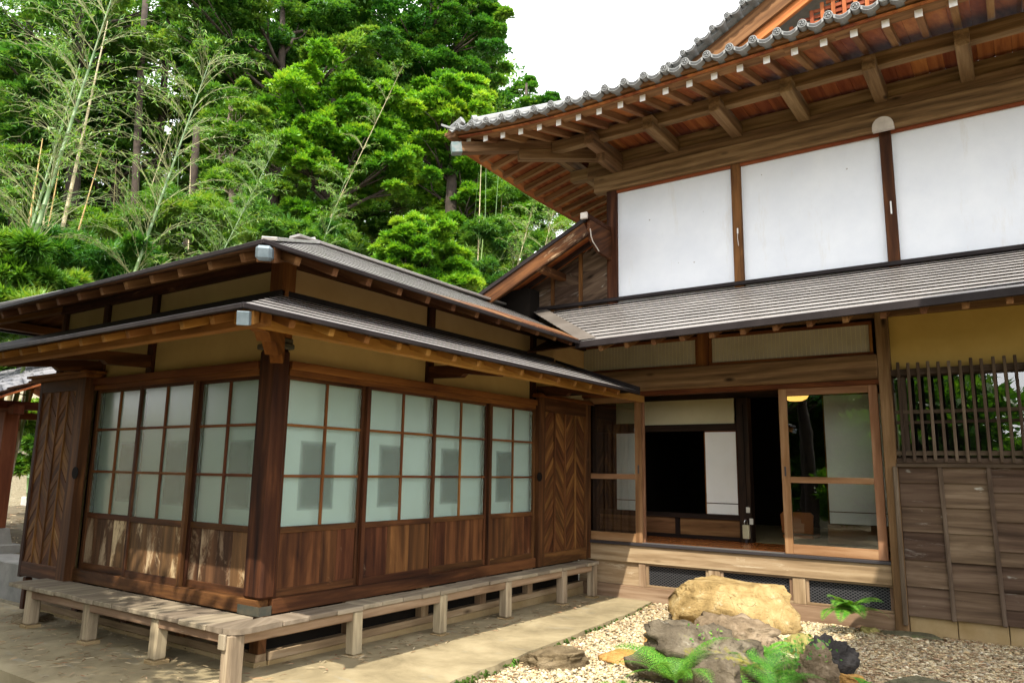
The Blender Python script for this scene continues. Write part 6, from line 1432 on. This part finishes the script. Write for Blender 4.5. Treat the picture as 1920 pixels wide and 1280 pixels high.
# ---- bamboo culms
def culm(label, p0, p1, D0, D1, rad, m, seed, feather=None, tw=None, start=0.25, sag=0.0, group='bare bamboo culms at the left', flen=1.0, brn=4):
    """tapered culm with node rings from pixel p0 (low) to p1 (top); feather = number of branch nodes"""
    r = np.random.default_rng(seed); a = at(*p0, D0); e = at(*p1, D1)
    v = e - a; Lg = np.linalg.norm(v)
    gz = terr(a[0], a[1]); dn = v / Lg
    root_p = a - dn * max(0.0, (a[2] - gz)) / max(0.5, dn[2])
    full = e - root_p; Lf = np.linalg.norm(full); nn_ = int(Lf / 0.32)
    perp = unit(np.cross(full, np.array([0, 0, 1.0])))
    root = thing('bamboo_culm', label, 'bamboo', tuple(root_p), group)
    b = MB(); pts = []; rad_ = []; rns = []
    def pos(t): return root_p + full * t + np.array([full[0], full[1], 0]) / Lf * sag * (t ** 3) - np.array([0, 0, 1]) * sag * 0.5 * t ** 3
    for i in range(nn_ + 1):
        t = i / nn_; rr = rad * (1 - 0.86 * t ** 1.3)
        for dt, k, rv in ((-0.012, 1.0, 0.3), (-0.003, 1.16, 1.0), (0.003, 1.16, 1.0), (0.012, 1.0, 0.3)):
            tt = t + dt * 0.32 / Lf * 3
            if 0 <= tt <= 1: pts.append(pos(tt)); rad_.append(rr * k); rns.append(rv)
    b.tube(pts, rad_, 8, rns=rns); b.build('stem', m, root, smooth=True)
    if feather:
        tb = MB(); lf = []
        for i in range(feather):
            t = start + (1 - start) * (i + 0.5) / feather; p = pos(t)
            for q in range(brn):
                az = r.uniform(0, 2 * math.pi); el = r.uniform(0.75, 1.15); bl = flen * r.uniform(0.7, 1.25) * (1.25 - 0.7 * t)
                hd = np.array([math.cos(az), math.sin(az), 0]); pp = [p.copy()]; cur = p.copy(); ns = 7; e_ = el
                for k in range(ns):
                    cur = cur + (hd * math.cos(e_) + np.array([0, 0, math.sin(e_)])) * bl / ns; e_ -= r.uniform(0.05, 0.10) + 0.035 * k; pp.append(cur.copy())
                tb.tube(pp, [0.007 * (1 - 0.7 * k / ns) for k in range(ns + 1)], 3, False)
                for k in range(1, ns + 1):
                    for sgn in ((-1, 1) if k % 2 else (r.choice((-1, 1)),)):
                        d0 = unit(pp[k] - pp[k-1]); sd = np.cross(d0, np.array([0, 0, 1])); ql = bl * r.uniform(0.22, 0.42) * (1.15 - 0.6 * k / ns)
                        c1 = pp[k] + (d0 * 0.8 + sd * 0.5 * sgn + np.array([0, 0, 0.15])) * ql * 0.5; c2 = c1 + (d0 * 0.9 + sd * 0.55 * sgn - np.array([0, 0, 0.35])) * ql * 0.5
                        lf += [c2] if r.uniform() < 0.6 else [c1]
                        tb.tube([pp[k], c1, c2], [0.004, 0.003, 0.0015], 3, False)
        if lf:
            LP_ = np.array(lf); k_ = 3; ii = np.repeat(np.arange(len(LP_)), k_); n_ = len(ii)
            dd = unit(r.normal(0, 0.6, (n_, 3)) + np.array([0, 0, -0.45])); ss = unit(np.cross(dd, r.normal(0, 1, (n_, 3))))
            VV = leafquads(LP_[ii], dd, ss, 0.11 * r.uniform(0.6, 1.2, n_), np.full(n_, 0.016))
            ob = rawmesh('leaves', VV, np.arange(len(VV)).reshape(-1, 4), np.repeat(np.clip(r.normal(0.6, 0.2, n_), 0, 1), 4), L_BAMB); ob.parent = root; ob.location = -root.location; ob['kind'] = 'stuff'
        tb.build('twigs', tw or M_TWIG, root, kind='stuff')
    return root
culm('thick pale green culm leaning right across the top left corner, with arching bare twigs', (0, 640), (215, -20), 13, 13.5, 0.058, C_GREEN, 1, 15, M_TWIG, 0.42, flen=1.9)
culm('green culm curving up from the left edge, second feathery stem', (20, 560), (150, 120), 14, 15, 0.045, C_GREEN, 2, 14, M_TWIGG, 0.4, flen=1.4)
culm('golden yellow culm nearest the left edge', (45, 480), (80, 260), 14.5, 15, 0.05, C_YELL, 3)
culm('tan culm right beside the golden one', (72, 470), (105, 300), 15, 15, 0.05, C_TAN, 4)
culm('short golden brown culm in the middle of the grove', (88, 440), (112, 310), 15.5, 15.5, 0.045, C_YELL, 5)
culm('tall straight pale tan culm, the longest bare one', (118, 425), (202, 40), 14.5, 15, 0.058, C_TAN, 6)
culm('thin golden culm leaning right of the tall tan culm', (153, 412), (190, 285), 15, 15.3, 0.04, C_YELL, 7)
culm('green feathery culm standing above the annex roof with long arching bare twigs', (252, 512), (395, 110), 13.5, 14, 0.045, C_GREEN, 8, 15, M_TWIG, 0.45, flen=1.9)
culm('slim green feathery culm near the annex ridge corner', (425, 458), (520, 270), 14.5, 15, 0.026, C_GREEN, 9, 13, M_TWIGG, 0.55, flen=1.25)
culm('thin brown culm slanting behind the feathery culm above the roof', (270, 390), (325, 230), 17, 17, 0.03, C_TAN, 10)
culm('straw coloured dead bamboo top arching in the middle of the forest', (700, 240), (755, 125), 19, 19.3, 0.024, C_TAN, 11, 8, M_TWIG, 0.5, flen=0.95, group=None)
culm('pale dead bamboo with upright twigs left of the lean-to roof', (975, 480), (1000, 385), 18, 18.3, 0.028, C_TAN, 12, 7, M_TWIG, 0.6, flen=1.1, group='dead bamboo tops left of the lean-to')
culm('pale dead bamboo with drooping twigs nearest the tiled corner', (1025, 450), (1045, 365), 18.5, 19, 0.024, C_TAN, 13, 7, M_TWIG, 0.6, flen=1.2, group='dead bamboo tops left of the lean-to')
culm('green feathery culm in the shade behind the layered tree', (600, 470), (650, 330), 17.5, 18, 0.026, C_GREEN, 14, 8, M_TWIGG, 0.55, flen=1.1, group=None)
for k in range(14):
    px = (205, 232, 285, 300, 312, 328, 352, 368, 880, 895, 908, 922, 935, 60)[k]
    lab = 'thin dark bamboo stem deep in the grove above the left roof' if k < 8 else ('thin green bamboo stem in the grove behind the domed tree' if k < 13 else 'thin dark bamboo stem at the far left of the grove')
    culm(lab, (px, 520), (px + random.uniform(2, 22), 330 + random.uniform(-60, 40)), 20 + random.uniform(-1, 2), 20, 0.04, C_GREEN if k % 3 else C_TAN, 40 + k, group='slim stems of the bamboo grove')
# straight forest trunks
for k, (px, y0, y1, D, r_, bk, lab) in enumerate([(262, 520, -60, 28, 0.16, M_BARK, 'tall straight brown trunk above the annex roof, left of the sky gap'), (305, 515, -50, 30, 0.17, M_BARK, 'straight brown trunk beside the bright sky gap'), (452, 480, 20, 26.5, 0.17, M_BARK, 'brown trunk behind the slender bright crown'),
      (352, 500, 240, 27.5, 0.2, M_BARK, 'reddish brown trunk just above the annex roof left of its corner'), (630, 190, 40, 26, 0.14, M_BARK, 'dark trunk fragment in the top centre of the forest'), (52, 330, -60, 31, 0.18, M_BARK, 'dark leaning trunk behind the top left culms'), (965, 470, 320, 25, 0.10, M_BARKP, 'thin bare grey trunk with dead side twigs left of the tiled corner')]):
    a = at(px, y0, D); e = at(px + (16 if k != 6 else 14), y1, D); a = np.array([a[0], a[1], terr(a[0], a[1])])
    root = thing('forest_trunk', lab, 'tree trunk', tuple(a))
    b = MB(); b.tube([a + (e - a) * t + np.array([math.sin(t*6 + k) * 0.1, 0, 0]) for t in np.linspace(0, 1, 8)], [r_ * (1.1 - 0.5 * t) for t in np.linspace(0, 1, 8)], 9); b.build('trunk', bk, root, smooth=True)
    b = MB()
    for q in range(7):
        t = random.uniform(0.45, 0.98); p = a + (e - a) * t; az = random.uniform(0, 6.28); l = random.uniform(0.5, 1.3)
        b.tube([p, p + np.array([math.cos(az) * l * 0.6, math.sin(az) * l * 0.6, 0.1 * l]), p + np.array([math.cos(az) * l, math.sin(az) * l, 0.3 * l])], [0.03, 0.02, 0.008], 5)
    b.build('dead_branch', bk, root, kind='stuff')
# far wooded slope closing the forest
r = np.random.default_rng(99); C_ = []; R_ = []
for _ in range(1900):
    px = r.uniform(-560, 960); D = r.uniform(33, 42); py = r.uniform(40 if px < 700 else 120, 600)
    gap = any((px - gx) ** 2 / gw ** 2 + (py - gy) ** 2 / gh ** 2 < 1 for gx, gy, gw, gh in ((312, 165, 24, 55), (245, 110, 26, 28), (285, 235, 18, 28), (285, 500, 60, 30), (225, 275, 16, 16), (35, 85, 20, 14), (130, 470, 20, 20), (735, 200, 22, 22), (860, 75, 26, 14), (295, 460, 30, 40)))
    if gap: continue
    C_.append(at(px, py, D)); R_.append(r.uniform(0.9, 1.7))
C_ = np.array(C_); R_ = np.array(R_)
fw = tufts_to_mesh('far_wood', C_, R_, None, unit(r.normal(0, 1, C_.shape)), L_COOL, r, 0.30, 0.13, 0.1, 0.9, None, 130)
fw['kind'] = 'stuff'; tag(fw, 'dark mass of distant wood filling the gaps between the trees', 'wood')

C_ = []; R_ = []
for q_ in range(1900):
    x = r.uniform(-30, 16); hmax = 8.5 if x < 2.6 else 1.9
    if q_ < 500: x = r.uniform(-16, 4); hmax = 4.2
    C_.append((x, r.uniform(-25, -19) if q_ >= 500 else r.uniform(-18, -15.5), r.uniform(0.2, hmax))); R_.append(r.uniform(0.9, 1.6))
C_ = np.array(C_); R_ = np.array(R_)
fw = tufts_to_mesh('far_wood', C_, R_, None, unit(r.normal(0, 1, C_.shape)), L_HEDGE, r, 0.5, 0.24, 0.1, 0.9, None, 80)
fw['kind'] = 'stuff'; tag(fw, 'dark wood far across the garden, facing the house', 'wood')
# trees behind and beside the viewpoint (seen in the window reflections; they shade the front of the annex)
def blob_tree(label, x, y, h, R_, leaf, seed, n=12, group='garden trees opposite the house'):
    r = random.Random(seed); pads = []
    for k in range(n):
        a = r.uniform(0, 6.28); q = R_ * math.sqrt(r.uniform(0, 1)) * 0.85; pads.append((x + math.cos(a) * q, y + math.sin(a) * q, h - R_ * 0.9 + r.uniform(-0.8, 0.9) * R_ * 0.8, R_ * r.uniform(0.34, 0.5)))
    return tree('garden_tree', label, 'tree', pads, leaf, (x, y), seed, group, dens=1.3, per=50, leafL=0.17, leafW=0.07, trunk_r=0.16, fill=0)
blob_tree('leafy maple standing opposite the annex front, at the left', -0.9, -5.2, 6.6, 2.3, L_MID, 61, 34)
blob_tree('spreading tree opposite the annex front, between the other two', -3.3, -4.8, 7.6, 2.3, L_COOL, 70, 34)
blob_tree('leaning tree behind the maple opposite the annex front', -0.2, -7.6, 9.2, 2.3, L_MID, 71, 30)
blob_tree('broadleaf tree opposite the annex front, further left', -5.6, -5.0, 6.6, 2.2, L_MID, 62, 30)
blob_tree('tall tree far opposite the open door', -1.5, -12.5, 8.5, 2.8, L_COOL, 63, 16)
blob_tree('second tall tree far opposite the open door', -0.8, -15.5, 7.0, 2.6, L_HEDGE, 64, 16)
blob_tree('round shrub opposite the slatted window', 5.0, -12.0, 2.2, 1.5, L_HEDGE, 65, 12)
blob_tree('low shrub opposite the open door', 1.2, -8.5, 2.6, 1.6, L_HEDGE, 66, 16)
blob_tree('low shrub opposite the annex front', -4.0, -9.5, 3.4, 1.8, L_COOL, 67, 12)
blob_tree('tall tree far opposite the annex', -7.5, -12.0, 9.0, 3.0, L_MID, 68, 16)
blob_tree('tree on the open side facing the annex doors', 14.0, 2.0, 4.2, 2.0, L_MID, 69, 12)
